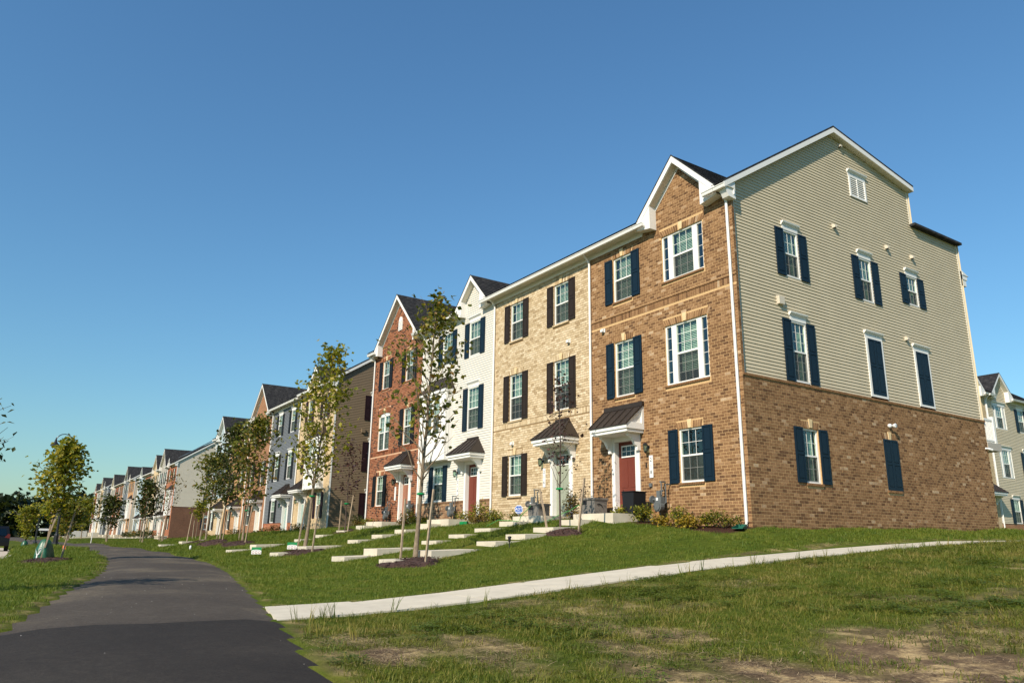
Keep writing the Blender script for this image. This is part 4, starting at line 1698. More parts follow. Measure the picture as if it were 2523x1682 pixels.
    shingle_slope(b, xl_, xr_, 9.98, 12.33, 5.27, zroof(5.27), .15 if lod < 1 else .5)
    b.poly([(xl_, 5.27, zroof(5.27) - .02), (xr_, 5.27, zroof(5.27) - .02), (xr_, 9.98, 12.31), (xl_, 9.98, 12.31)][::-1])
    b.box(xl_ * 1.0, xr_ - .02, 9.80, DEPTH + .06, 10.80, 10.89)
    for sx in ([xr_] if right_end else []) + ([xl_] if left_end else []):
        b.poly([(sx, -.42, zroof(-.42) - .02), (sx, 5.27, zroof(5.27) - .02), (sx, 5.27, zroof(5.27) + .045), (sx, -.42, zroof(-.42) + .045)])
        b.poly([(sx, 5.27, zroof(5.27) - .02), (sx, 9.98, 12.31), (sx, 9.98, 12.375), (sx, 5.27, zroof(5.27) + .045)])
    roof = b.build('roof', 'shingle', root)
    rk = MB()
    for on, sx, s in ((right_end, xr_, 1), (left_end, xl_, -1)):
        if not on:
            continue
        a_, b_ = sorted((sx - s * .03, sx - s * .002))
        rk.prism([(-.42, zroof(-.42) - .025), (5.27, zroof(5.27) - .025), (5.27, zroof(5.27) - .20), (-.42, zroof(-.42) - .19)], a_, b_, 'x')
        rk.prism([(5.27, zroof(5.27) - .025), (9.98, 12.30), (9.98, 12.14), (5.27, zroof(5.27) - .20)], a_, b_, 'x')
        a2, b2 = sorted((sx - s * .031, sx - s * .25))
        rk.prism([(-.0, zroof(0) - .17), (5.27, zroof(5.27) - .17), (5.27, zroof(5.27) - .19), (0, zroof(0) - .19)], a2, b2, 'x', m=1)
        rk.prism([(5.27, zroof(5.27) - .17), (9.98, 12.16), (9.98, 12.14), (5.27, zroof(5.27) - .19)], a2, b2, 'x', m=1)
        a2, b2 = sorted((sx - s * .034, sx - s * .26))
        rk.prism([(-.345, 9.46), (-.345, 9.34), (-.22, 9.10), (.07, 9.07), (.07, 9.60)], a2, b2, 'x')
    if right_end or left_end:
        rk.build('rake_board', ['trim', 'soffit'], roof)
    if gb:
        gable(root, gb[0], gb[1], gb[2], m_main, lod, gb[3])
        l, r = gb[0] - gb[1], gb[0] + gb[1]
        if l > -W + .2:
            eave(root, xl_, l, True)
        if r < -.2:
            eave(root, r, xr_ if right_end else 0, True)
        g2 = MB()
        P_ = [(-.345, 9.33), (-.425, 9.33), (-.44, 9.37), (-.44, 9.40), (-.465, 9.43), (-.465, 9.445), (-.455, 9.445), (-.345, 9.425)]
        g2.prism(P_, l - .02, l + .42, 'x')
        g2.prism(P_, r - .42, r + .02, 'x')
        g2.build('gutter', 'trim', root)
    else:
        eave(root, xl_, xr_, True)
    for x, zz_ in sp.get('ds', ()):
        downspout(root, x, 0, 9.4, zz_)
    return root, wall, world_of, bricks_on if near_brick else None


DW = dict(z0=1.24, z1=2.77)
F2 = dict(z0=4.10, z1=5.93)
F3 = dict(z0=7.31, z1=8.86)


def win(c, fl, **kw):
    q = dict(c=c, **fl)
    q.update(kw)
    return q


I4 = Matrix.Identity(4)
G1 = 'townhouses of the nearest row'
# ---- number 218, end house
r218, w218, wo218, bricks_on218 = house('tan brick end townhouse 218 with beige siding on its side wall and navy shutters', G1, I4, 0, 6.3, 0, dict(
    front=('brick', 'tan'), shutter='navy', right_end=True, side=True, nb=150, zb=-.62,
    wins=[win(-1.97, F3, t='triple', sh=False, z0=7.37, z1=8.88), win(-1.97, F2, t='triple', sh=False, z0=4.115, z1=5.955), win(-4.66, F3), win(-4.66, F2), win(-1.97, DW, blind=0, style=0)],
    door=dict(c=-4.68, col='door_red', hood='shed', h0=-5.56, h1=-3.83, lx=-3.66, num='218'),
    gable=(-1.95, 1.67, 11.27, 1.02), bands=[(6.62, 6.88)], ds=[(-.13, -.05), (-6.29, .25)]), 0)

dome_vent(r218, (-5.63, -.003, 6.42), 0, 'sign_white')
for nm_, bb_, mt_ in (('doorbell', (-3.80, -3.76, -.025, 0, 1.78, 1.92), 'black_metal'), ('outlet_cover', (-3.66, -3.55, -.05, 0, 1.19, 1.30), 'meter_grey')):
    b = MB()
    b.box(*bb_)
    b.build(nm_, mt_, r218)
# its side wall: brick below, lap siding above
b = MB()
sideb = lambda a, o, z: (o, a, z)
sop = [(2.36 + .05, 3.06 + .05, 1.24, 2.77), (6.36, 7.12, 1.24, 2.80)]
cy = sorted({0.0, DEPTH} | {sop[0][0], sop[0][1]})
cz = sorted({-.62, 4.0, 1.24, 2.77})
for i in range(len(cy) - 1):
    for j in range(len(cz) - 1):
        ym, zm = (cy[i] + cy[i + 1]) / 2, (cz[j] + cz[j + 1]) / 2
        if sop[0][0] < ym < sop[0][1] and 1.24 < zm < 2.77:
            continue
        b.poly([(-.003, cy[i], cz[j]), (-.003, cy[i + 1], cz[j]), (-.003, cy[i + 1], cz[j + 1]), (-.003, cy[i], cz[j + 1])])
o = sop[0]
for (p, q) in (((o[0], o[2]), (o[0], o[3])), ((o[1], o[3]), (o[1], o[2])), ((o[0], o[3]), (o[1], o[3])), ((o[1], o[2]), (o[0], o[2]))):
    b.poly([(-.008, p[0], p[1]), (-.14, p[0], p[1]), (-.14, q[0], q[1]), (-.008, q[0], q[1])])
b.poly([(0, DEPTH, -.62), (-.2, DEPTH, -.62), (-.2, DEPTH, 4.0), (0, DEPTH, 4.0)])
b.poly([(-.008, 0.008, 4.0), (-.008, .10, 4.0), (-.008, .10, 9.25), (-.008, 0.008, 9.25)])
SIDEF = lambda z: [(0.0, DEPTH)] if z < 3.98 else [(0.0, .1)]
siw = b.build('wall', 'mortar_tan', r218)
mb = MB()
ex = [(2.36 - .02, 3.06 + .12, 2.77, 2.97), (2.41 - .04, 3.11 + .04, 1.165, 1.24), (6.36 - .02, 7.14, 2.8, 3.0), (6.34, 7.14, 1.17, 1.24)]
bl = brick_list(SIDEF, -.62, 9.22, [sop[0]] + [(6.36, 7.12, 1.24, 2.8)] + ex, .1016)
chosen = add_bricks(r218, bl, 'brick_tan', sideb, wo218, 150)
brick_mesh(mb, bl, chosen, sideb)
fm = full_brick_mesh('brick_tan')
for i in chosen:
    q = bl[i]
    link('brick', fm, siw, (0, (q[0] + q[1]) / 2, q[2]), (0, 0, math.pi / 2))
y = .005
while y < DEPTH - .05:
    mb.v and None
    s0 = len(mb.v)
    mb.box(-.08, .032, y, y + .075, 3.975, 4.04, 0, random.uniform(.05, .5))
    y += .0865
for (yc, hw_, zt, zl) in ((2.76, .40, 2.77, 1.24), (6.74, .40, 2.80, 1.24)):
    y = yc - hw_
    while y < yc + hw_ - .04:
        if abs(y + .037 - yc) > .085:
            lean = (y + .03 - yc) * .12
            s0 = len(mb.v)
            r_ = random.uniform(.01, 1)
            mb.v += [(-.008, y, zt + .004), (-.008, y + .075, zt + .004), (-.008, y + .075 + lean, zt + .196), (-.008, y + lean, zt + .196), (.003, y, zt + .004), (.003, y + .075, zt + .004), (.003, y + .075 + lean, zt + .196), (.003, y + lean, zt + .196)]
            for f_ in ((4, 5, 6, 7), (0, 1, 5, 4), (1, 2, 6, 5), (2, 3, 7, 6), (3, 0, 4, 7)):
                mb.face(tuple(s0 + t for t in f_), 0, r_)
        mb.box(-.06, .042, y, y + .075, zl - .068, zl - .003, 0, random.uniform(.05, .35))
        y += .0865
mb.build('brickwork', 'brick_tan', siw)['kind'] = 'stuff'
SX = -.085
sidef = lambda a, o, z: (SX + o, a, z)


def iv_side(z):
    lo = .12
    if z > 9.3:
        lo = max(.12, (z + .16 - EAVE) / .644 - .45)
    hi = DEPTH - .06 if z < 10.82 else 9.86
    if z > 12.1:
        hi = min(hi, 5.27 + (12.98 - z) / .178)
    return [(lo, hi)] if hi > lo + .05 else []


swin = [(2.36, 3.06, 4.10, 5.93), (2.34, 3.04, 7.30, 8.80), (6.22, 6.92, 7.30, 8.80), (9.05, 9.75, 7.70, 8.78), (6.12, 7.06, 4.12, 6.02), (8.94, 9.88, 4.12, 6.02), (6.18, 7.14, 10.98, 11.72)]
for k, z, zt, iv in field_rows(iv_side, 4.045, 13.0, .1016, swin, .02):
    for l, r in iv:
        if r - l > .05:
            bb = MB()
            board_into(bb, l, r, z, zt, sidef)
            bb.build('siding_board', 'siding_beige', siw)
for bb_ in ((SX - .02, SX + .045, .095, .165, 4.04, 9.55), (SX - .02, SX + .036, DEPTH - .07, DEPTH + .0, 4.04, 10.8), (SX - .02, SX + .036, 9.80, 9.875, 10.88, 12.2)):
    b = MB()
    b.box(*bb_)
    b.build('corner_trim', 'soffit', siw)
for (yc, z0, z1, st) in ((2.71, 4.10, 5.93, 2), (2.69, 7.30, 8.80, 2), (6.57, 7.30, 8.80, 2), (9.40, 7.70, 8.78, 2)):
    h = z1 - z0
    rows = 3 if h > 1.7 else 2
    put_window(r218, (lambda: dh_window(.70, h, rows, .0 if h > 1.7 else .5, 2)), (SX + .016, yc, z0), math.pi / 2, ('dh', .7, round(h, 2), h > 1.7, 2))
    for s in (-1, 1):
        link('shutter', shutter_mesh(.38, round(h + .01, 3), 'navy'), r218, (SX + .02, yc + s * (.35 + .015 + .19), z0 - .005), (0, 0, math.pi / 2))
    link('window_head', head_mesh(.70), r218, (SX + .004, yc, z1 + .002), (0, 0, math.pi / 2))
put_window(r218, (lambda: dh_window(.70, 1.53, 2, .0, 2)), (-.045, 2.76, 1.24), math.pi / 2, ('dh', .7, 1.53, 'b', 2))
for s in (-1, 1):
    link('shutter', shutter_mesh(.38, 1.54, 'navy'), r218, (.004, 2.745 + s * .565, 1.24), (0, 0, math.pi / 2))
for yc in (6.75,):
    for s in (-1, 1):
        link('shutter', shutter_mesh(.38, 1.56, 'navy'), r218, (.004, yc + s * .192, 1.24), (0, 0, math.pi / 2))
for yc in (2.76, 6.75):
    link('keystone', keystone_mesh(), r218, (.0, yc, 2.80), (0, 0, math.pi / 2))
for yc in (6.59, 9.41):
    b = MB()
    b.box(-.47, -.37, -.045, 0, 0, 1.9)
    b.box(.37, .47, -.045, 0, 0, 1.9)
    b.box(-.37, .37, -.045, 0, 0, .08)
    b.box(-.37, .37, -.02, 0, .08, 1.9)
    fr = b.build('blind_window_frame', 'trim', r218, (SX, yc, 4.12))
    fr.rotation_euler = (0, 0, math.pi / 2)
    for s in (-1, 1):
        link('shutter', shutter_mesh(.365, 1.81, 'navy'), fr, (s * .185, -.02, .085))
    link('window_head', head_mesh(.92), fr, (0, -.004, 1.9))
# louvred gable vent
b = MB()
b.box(-.48, -.40, -.05, 0, 0, .74)
b.box(.40, .48, -.05, 0, 0, .74)
b.box(-.40, .40, -.05, 0, 0, .06)
b.box(-.02, .02, -.04, 0, .06, .74)
b.poly([(-.4, -.003, .06), (.4, -.003, .06), (.4, -.003, .74), (-.4, -.003, .74)])
lv = b.build('louvred_vent', 'trim', r218, (SX, 6.66, 10.98))
lv.rotation_euler = (0, 0, math.pi / 2)
sl_ = MB()
sl_.prism([(-.035, 0), (-.008, .055), (-.004, .06), (-.03, .0)], -.4, -.02, 'x')
sl_.prism([(-.035, 0), (-.008, .055), (-.004, .06), (-.03, .0)], .02, .4, 'x')
slm = sl_.mesh('slat', 'trim')
for i in range(9):
    link('slat', slm, lv, (0, 0, .07 + i * .073))
link('window_head', head_mesh(.96), lv, (0, -.004, .74))
for (yc, zc) in ((5.80, 12.72), (5.0, 9.56), (8.0, 9.55), (9.58, 9.55), (8.55, 6.38)):
    dome_vent(r218, (SX + .012, yc, zc - .05), math.pi / 2)
b = MB()
b.box(-.12, .12, -.10, 0, 0, .23)
b.box(-.135, .135, -.03, 0, -.015, .245)
bx = b.build('meter_box', 'siding_cream', r218, (SX + .01, 1.93, 6.33))
bx.rotation_euler = (0, 0, math.pi / 2)
# flood light and camera on the side wall
b = MB()
b.lathe([(0, 0), (.06, 0), (.07, .05), (.05, .09), (0, .10)], (0, 0, 0), 10)
b.lathe([(0, .06), (.05, .08), (.075, .16), (.07, .17), (0, .15)], (0, .09, .02), 10)
fl = b.build('flood_light', 'sign_white', r218, (.0, 6.78, 3.24), smooth=True)
fl.rotation_euler = (0, math.pi / 2, 0)
b = MB()
b.tube([(0, 0, 0), (.06, 0, .0), (.10, .06, -.02), (.14, .16, -.05)], [.04, .03, .045, .045], 8)
b.build('security_camera', 'sign_white', r218, (.0, 12.86, 3.02))
# rear deck
b = MB()
b.box(-6.0, .02, DEPTH, 14.03, 3.0, 3.27)
dk = b.build('deck', 'siding_stone', r218)
b = MB()
b.box(-.06, .0, DEPTH + .01, 13.66, 4.08, 4.15)
b.box(-.06, .0, DEPTH + .01, 13.66, 3.33, 3.38)
b.build('railing', 'trim', dk)
bm_ = MB()
bm_.box(-.05, -.01, -.02, .02, 3.27, 4.08)
bal = bm_.mesh('baluster', 'trim')
for i in range(6):
    link('baluster', bal, dk, (0, 13.1 + i * .1, 0))
b = MB()
b.box(-.09, .02, 13.66, 13.78, 3.27, 4.25)
b.build('rail_post', 'trim', dk)
b = MB()
b.box(-6.0, .0, DEPTH, DEPTH + .35, 9.45, 9.62)
b.prism([(DEPTH, 9.62), (DEPTH + .45, 9.62), (DEPTH, 9.78)], -6.0, .02, 'x')
b.box(-6.0, -.02, DEPTH, DEPTH + .28, 9.2, 9.45)
b.build('rear_eave', 'trim', r218)
# ---- number 216
r216, _w, _wo, _b = house('cream brick townhouse 216 with brown shutters beside the tan brick end house', G1, I4, -6.3, 6.23, 0, dict(
    front=('brick', 'cream'), shutter='shutter_brown', nb=300, zb=-.62,
    wins=[win(x + 6.3, f) for x in (-10.925, -8.0) for f in (F3,)] + [win(x + 6.3, F2, blind=.62) for x in (-10.925, -8.0)] + [win(-10.925 + 6.3, DW)],
    door=dict(c=-7.98 + 6.3, col='door_sage', hood='hip', h0=-8.80 + 6.3, h1=-7.02 + 6.3, lx=-9.09 + 6.3, num='216'),
    bands=[(3.83, 4.03)], ds=[(-12.5 + 6.3, .3)]), 0)
dome_vent(r216, (-7.52 + 6.3, -.003, 6.46), 0, 'sign_white')
dome_vent(r216, (-11.06 + 6.3, -.003, 3.16), 0, 'sign_white')
# ---- number 214
x = 12.53
r214, _w, _wo, _b = house('white siding townhouse 214 with a small gable, navy shutters and a boxed bay', G1, I4, -12.53, 6.4, 0, dict(
    front=('siding', 'white'), base=('brown', 1.21), shutter='navy', nb=300, zb=-.5, rear='white',
    wins=[win(-14.13 + x, F3), win(-16.55 + x, F3), win(-14.13 + x, F2), win(-17.02 + x, DW, head=False)],
    bay=(-18.3 + x, -15.82 + x), door=dict(c=-14.05 + x, col='door_red', hood='hip', h0=-15.0 + x, h1=-13.1 + x, lx=-15.28 + x, num='214'),
    gable=(-14.2 + x, 1.4, 10.945, 1.02), ds=[(-18.9 + x, .3)]), 0)
# ---- number 212
x = 18.93
r212, _w, _wo, _b = house('red brick townhouse with tall gable and black shutters, left end of nearest row', G1, I4, -18.93, 6.02, 0, dict(
    front=('brick', 'red'), shutter='shutter_black', nb=300, left_end=True, zb=-.5, rear='beige',
    wins=[win(-23.35 + x, F3), win(-20.53 + x, F3), win(-23.27 + x, F2, t='arch', w=1.40, z0=4.06, z1=6.03, key=True), win(-20.5 + x, F2), win(-23.37 + x, DW)],
    door=dict(c=-20.35 + x, col='door_clay', hood='hip', h0=-21.3 + x, h1=-19.45 + x, lx=-21.5 + x, num=''),
    gable=(-21.92 + x, 2.72, 12.15, 1.0), bands=[(3.80, 4.0)], ds=[(-24.8 + x, .2)]), 0)
# oval vent in its gable
b = MB()
n = 14
arc = [(.22 * math.cos(math.pi * i / n), .30 + .35 * math.sin(math.pi * i / n)) for i in range(n + 1)] + [(-.22, -.1), (.22, -.1)]
b.prism(arc, -.04, .0)
v = b.build('gable_vent', 'trim', r212, (-21.85 + x, 0, 10.30))
sm = MB()
sm.prism([(-.06, 0), (-.041, .05), (-.041, .0)], -.17, .17, 'x')
smm = sm.mesh('slat', 'trim')
for i in range(7):
    link('slat', smm, v, (0, 0, -.04 + i * .07))


def std_unit(flip, W=6.2, **kw):
    """openings of a far unit: window stack left, door right (or mirrored)"""
    a, c = (-4.55, -1.65) if not flip else (-1.65, -4.55)
    sp = dict(wins=[win(a, F3), win(c, F3), win(a, F2), win(c, F2), win(a, DW)], door=dict(c=c, col='door_cream', h0=c - .95, h1=c + .95, lx=c - 1.0), zb=-1.2, ds=[(-W + .04, .2)])
    for k_, v_ in kw.items():
        if k_ == 'doorcol':
            sp['door']['col'] = v_
        else:
            sp[k_] = v_
    if sp.get('bay'):
        sp['wins'] = [q for q in sp['wins'] if not (q['z0'] == F2['z0'] and sp['bay'][0] < q['c'] < sp['bay'][1])]
    return sp


# ---- second row
G2 = 'townhouses of the second row'
row2 = [
    (-30.7, 6.3, -.42, dict(front=('brick', 'cream'), shutter='shutter_wine', flip=True, right_end=True, gable=(-3.3, 1.5, 10.95, 1.0), bay=(-3.6, -1.0), doorcol='door_teal', rear='brown'), 'pale brick townhouse with dark brown side wall, right end of the second row'),
    (-37.0, 6.5, -.57, dict(front=('siding', 'grey'), base=('red', 1.21), shutter='shutter_black', doorcol='door_teal'), 'grey siding townhouse on a low red brick base in the second row'),
    (-43.5, 6.0, -.68, dict(front=('brick', 'brown'), shutter='shutter_brown', gable=(-3.0, 2.7, 12.1, 1.0)), 'brown brick townhouse with the tallest gable of the second row'),
    (-49.5, 5.9, -.96, dict(front=('brick', 'tan'), shutter='shutter_brown'), 'orange tan brick townhouse left of the tall brown gable in the second row'),
    (-55.4, 5.9, -.98, dict(front=('siding', 'blue'), base=('cream', 4.0), shutter='shutter_brown', gable=(-3.4, 2.0, 11.4, 1.0), left_end=True), 'pale blue siding townhouse at the left end of the second row'),
]
for xr, W, dz, sp, lb in row2:
    fl = sp.pop('flip', False)
    if sp.get('base') and sp['base'][1] > 3:
        pass
    house(lb, G2, I4, xr, W, dz, std_unit(fl, W, **sp), 1)
# side wall of the second row: dark siding with three shuttered windows
rr = [o for o in bpy.data.objects if o.get('label', '').startswith('pale brick townhouse')][0]


def end_wall(root, siding, brick, ledge, wins, shut, lod, zb=-1.2):
    sidef2 = lambda a, o, z: (.002 + o, a, z)
    opn = [(q[0] - .43, q[0] + .43, q[1], q[2]) for q in wins]
    b = MB()
    if ledge:
        b.poly([(.004, 0.0, zb), (.004, DEPTH, zb), (.004, DEPTH, ledge), (.004, 0.0, ledge)])
        b.box(-.05, .035, 0, DEPTH, ledge, ledge + .06)
        b.build('brick_base', 'fb_' + brick, root)
    j = MB()

    def iv2(z):
        lo = .0
        if z > 9.3:
            lo = max(.0, (z + .16 - EAVE) / .644 - .45)
        hi = DEPTH if z < 10.82 else 9.86
        if z > 12.1:
            hi = min(hi, 5.27 + (12.98 - z) / .178)
        return [(lo, hi)] if hi > lo + .05 else []
    for k_, z, zt, iv in field_rows(iv2, (ledge + .06) if ledge else zb, 13.0, .1016, opn, .02):
        for l, r in iv:
            if r - l > .05:
                board_into(j, l, r, z, zt, sidef2)
    j.build('siding', 'siding_' + siding, root)['kind'] = 'stuff'
    t = MB()
    t.box(.0, .04, -.0, .09, (ledge or zb), 9.5)
    t.build('corner_trim', 'trim', root)
    for yc, z0, z1 in wins:
        h = z1 - z0
        fn, key = ((lambda: far_window(.86, h)), ('far', .86, round(h, 2)))
        put_window(root, fn, (.02, yc, z0), math.pi / 2, key)
        for s in (-1, 1):
            link('shutter', shutter_mesh(.38, round(h, 2), shut), root, (.024, yc + s * .63, z0), (0, 0, math.pi / 2))
        link('window_head', head_mesh(.86), root, (.02, yc, z1 + .002), (0, 0, math.pi / 2))


end_wall(rr, 'brown', None, None, [(2.75, 7.2, 8.75), (2.75, 4.05, 5.85), (2.75, 1.22, 2.75), (6.6, 7.2, 8.75), (6.6, 4.05, 5.85)], 'shutter_wine', 1)
b = MB()
b.box(0, .11, -.12, .12, 0, .24)
b.build('meter_box', 'siding_brown', rr, (.02, 1.9, 6.4))

# ---- third to fifth rows, seen at a slant far to the left
ROT0 = lambda x, y: Matrix.Translation((x, y, 0))
far_specs = [
    ('third', -91, 1.9, -.65, [
        (dict(front=('brick', 'red'), shutter='shutter_brown', flip=True, gable=(-4.6, 1.0, 10.5, 1.0), bay=(-3.0, -.6), right_end=True, rear='cream'), 'red brick townhouse with a cream end wall at the right end of the third row'),
        (dict(front=('siding', 'stone'), base=('red', 1.21), shutter='navy', gable=(-3.1, 2.7, 12.1, 1.0)), 'taupe siding townhouse with a tall gable, second in the third row'),
        (dict(front=('brick', 'cream'), shutter='shutter_brown', gable=(-3.3, 2.4, 11.8, 1.0)), 'cream brick townhouse in the middle of the third row'),
        (dict(front=('brick', 'red'), shutter='shutter_brown'), 'red brick townhouse, fourth in the third row'),
        (dict(front=('siding', 'blue'), base=('red', 1.21), shutter='shutter_black', gable=(-3.1, 1.6, 11.0, 1.0), left_end=True), 'pale blue townhouse at the left end of the third row')]),
    ('fourth', -127, 1.9, -.4, [
        (dict(front=('brick', 'tan'), shutter='shutter_brown', flip=True, gable=(-4.6, 1.0, 10.5, 1.0), bay=(-3.0, -.6), right_end=True, rear='cream'), 'tan brick townhouse with a cream end wall at the right end of the fourth row'),
        (dict(front=('siding', 'grey'), shutter='shutter_black', gable=(-3.1, 2.7, 12.1, 1.0)), 'grey siding townhouse with a tall gable, second in the fourth row'),
        (dict(front=('brick', 'brown'), shutter='shutter_brown'), 'brown brick townhouse in the middle of the fourth row'),
        (dict(front=('brick', 'red'), shutter='shutter_black'), 'red brick townhouse, fourth in the fourth row'),
        (dict(front=('siding', 'cream'), shutter='shutter_black', gable=(-3.1, 2.6, 11.9, 1.0), left_end=True), 'cream siding townhouse at the left end of the fourth row')]),
    ('fifth', -165, 1.9, .1, [
        (dict(front=('siding', 'grey'), shutter='shutter_black', flip=True, gable=(-4.3, 1.4, 11.0, 1.0), right_end=True, rear='grey', bay=(-3.0, -.6)), 'grey townhouse at the right end of the farthest row'),
        (dict(front=('brick', 'cream'), shutter='shutter_brown', gable=(-3.1, 2.7, 12.0, 1.0)), 'cream brick townhouse, second in the farthest row'),
        (dict(front=('siding', 'white'), shutter='shutter_black'), 'white townhouse, third in the farthest row'),
        (dict(front=('brick', 'red'), shutter='shutter_brown', gable=(-3.1, 2.0, 11.4, 1.0), left_end=True), 'red brick townhouse at the left end of the farthest row')])]
FAR_DOORS = []
for nm, bx, by, dz, units in far_specs:
    x0 = 0.0
    for i, (sp, lb) in enumerate(units):
        fl = sp.pop('flip', False)
        re_ = sp.get('right_end')
        h = house(lb, 'townhouses of the %s row' % nm, ROT0(bx, by), x0, 6.2, dz, std_unit(fl, 6.2, **sp), 2)
        FAR_DOORS.append((bx + x0 + (-4.55 if fl else -1.65), by, dz, lb))
        if i == 0:
            if nm == 'third':
                end_wall(h[0], 'cream', 'dark', 4.0, [(4.4, 7.25, 8.78), (4.4, 4.1, 5.9), (4.4, 1.3, 2.8)], 'navy', 2)
            else:
                end_wall(h[0], 'cream' if nm == 'fourth' else 'grey', None, None, [(4.4, 7.25, 8.78)], 'navy', 2)
        if nm == 'third' and i == 0:
            # solar array standing off the roof
            s_ = MB()
            for (ya, yb, lift) in ((1.0, 3.0, .28), (3.2, 5.1, .3)):
                s_.poly([(-6, ya, zroof(ya) + lift), (.0, ya, zroof(ya) + lift), (.0, yb, zroof(yb) + lift), (-6, yb, zroof(yb) + lift)])
                s_.prism([(ya, zroof(ya) + lift - .06), (yb, zroof(yb) + lift - .06), (yb, zroof(yb) + lift - .002), (ya, zroof(ya) + lift - .002)], -6, .0, 'x', m=1)
            s_.build('solar_array', ['ink', 'rim'], h[0])
        x0 -= 6.2

# ---- row behind the end house, facing right
MR = Matrix.Translation((-10.3, 42.7, 0)) @ Matrix.Rotation(math.pi / 2, 4, 'Z')
GR = 'townhouses of the row behind the end house'
house('beige siding townhouse with a gable behind the brick end wall at the right edge', GR, MR, 0, 6.2, 0, dict(
    front=('siding', 'beige'), base=('brown', 1.21), shutter='navy', right_end=True, zb=-.5,
    wins=[win(-4.4, F3, t='triple', sh=False), win(-4.4, F2, t='triple', sh=False), win(-3.9, DW), win(-1.4, F3), win(-1.4, F2)],
    gable=(-4.2, 1.55, 11.1, 1.02), ds=[(-6.1, .6)]), 1)
house('cream brick townhouse with brown door hood behind the rear deck at right edge', GR, MR, -6.2, 6.2, 0, dict(
    front=('brick', 'cream'), shutter='shutter_brown', left_end=True, zb=-.5,
    wins=[win(-1.5, F3), win(-1.5, F2), win(-4.5, F3), win(-4.5, F2), win(-4.5, DW)],
    door=dict(c=-1.4, col='door_teal', h0=-2.4, h1=-.3, lx=-2.6), gable=(-1.7, 1.5, 11.0, 1.02), ds=[]), 1)

# ------------------------------------------------------------------ front walks with steps
PROF = [(-1.57, -2.14, .21, .20), (-2.14, -3.09, .02, -.04), (-3.09, -4.04, -.20, -.25), (-4.04, -4.99, -.41, -.455), (-4.99, -6.88, -.64, -.71), (-6.88, -7.85, -.89, -.935)]


def steps(xl, yf, dz, label, stoop, scale_z=1.0, near=True):
    w = .97
    t = thing('front_walk', label, 'steps', (xl + w / 2, yf, dz), 0, 'concrete front walks')
    b = MB()
    b.box(stoop[0] - xl - w / 2, stoop[1] - xl - w / 2, -1.57, -.04 if near else 0, -.5, .385)
    b.build('stoop', 'concrete', t)
    # each tread fills from just behind its neighbour's riser to its own nose (top given at nose and back)
    # nose positions: -2.14, -3.09, -4.04, -4.99, -6.88, -7.85
    noses = [(-1.57, -2.14, .20, .20), (-2.14, -3.09, .0, -.04), (-3.09, -4.04, -.21, -.25), (-4.04, -4.99, -.42, -.455), (-4.99, -6.88, -.64, -.705), (-6.88, -7.85, -.89, -.93)]
    for i, (ya, yb, za, zb) in enumerate(noses):
        q = MB()
        q.prism([(ya + .02, za), (yb, zb), (yb, zb - .42), (ya + .02, za - .42)], -w / 2, w / 2, 'x')
        q.build('step', 'concrete', t)
    # last slab runs to the path
    ye = float(path_y(xl + w / 2)) + 1.42 - yf
    if ye < -7.9:
        q = MB()
        n = 4
        for k_ in range(n):
            y0_, y1_ = -7.83 + (ye + 7.83) * k_ / n, -7.83 + (ye + 7.83) * (k_ + 1) / n
            z0_ = -1.19 + (G(xl + .5, ye + yf) - .035 - dz + 1.19) * k_ / n
            z1_ = -1.19 + (G(xl + .5, ye + yf) - .035 - dz + 1.19) * (k_ + 1) / n
            q.prism([(y0_ - .005, z0_), (y1_ + .005, z1_), (y1_ + .005, z1_ - .15), (y0_ - .005, z0_ - .15)], -w / 2, w / 2, 'x')
        q.build('walk_slab', 'concrete', t)
    return t


steps(-5.3, 0, 0, 'concrete steps of house 218, nearest flight on the lawn', (-5.36, -3.55))
steps(-8.6, 0, 0, 'concrete steps of cream brick house 216', (-8.66, -6.95))
steps(-14.65, 0, 0, 'concrete steps of white house 214 behind the young maple', (-14.9, -13.1))
steps(-20.9, 0, 0, 'concrete steps of the red brick house', (-21.1, -19.3))
for (xr, W, dz, sp, lb), (c, sc) in zip(row2, ((-4.55, 1), (-1.65, 1), (-1.65, 1), (-1.65, 1), (-1.65, 1))):
    x_ = xr + c
    t = thing('front_walk', 'concrete front walk of the ' + ' '.join(lb.split()[:3]) + ' in row two', 'steps', (x_, 0, 0), 0, 'concrete front walks')
    b = MB()
    g0 = dz + .38
    b.box(-.85, .85, -1.5, -.03, g0 - .6, g0)
    b.build('stoop', 'concrete', t)
    for i in range(6):
        ya, yb = -1.5 - i * 1.1, -2.6 - i * 1.1
        zt_ = G(x_, (ya + yb) / 2) + .12
        zt_ = min(zt_, g0 - .12 * (i + 1))
        q = MB()
        q.prism([(ya + .01, zt_ + .01), (yb, zt_ - .02), (yb, zt_ - .4), (ya + .01, zt_ - .4)], -.5, .5, 'x')
        q.build('step', 'concrete', t)
for x_, y_, dz, lb in FAR_DOORS:
    t = thing('front_walk', 'far concrete steps of the ' + lb, 'steps', (x_, y_, 0), 0, 'concrete front walks')
    t['label'] = ' '.join(t['label'].split()[:16])
    b = MB()
    g0 = dz + .38
    b.box(-.85, .85, -1.5, -.03, g0 - .8, g0)
    for i in range(4):
        ya, yb = -1.5 - i * 1.5, -3.0 - i * 1.5
        zt_ = min(G(x_, y_ + (ya + yb) / 2) + .12, g0 - .13 * (i + 1))
        b.prism([(ya + .01, zt_ + .01), (yb, zt_ - .02), (yb, zt_ - .4), (ya + .01, zt_ - .4)], -.5, .5, 'x')
    b.build('step', 'concrete', t)

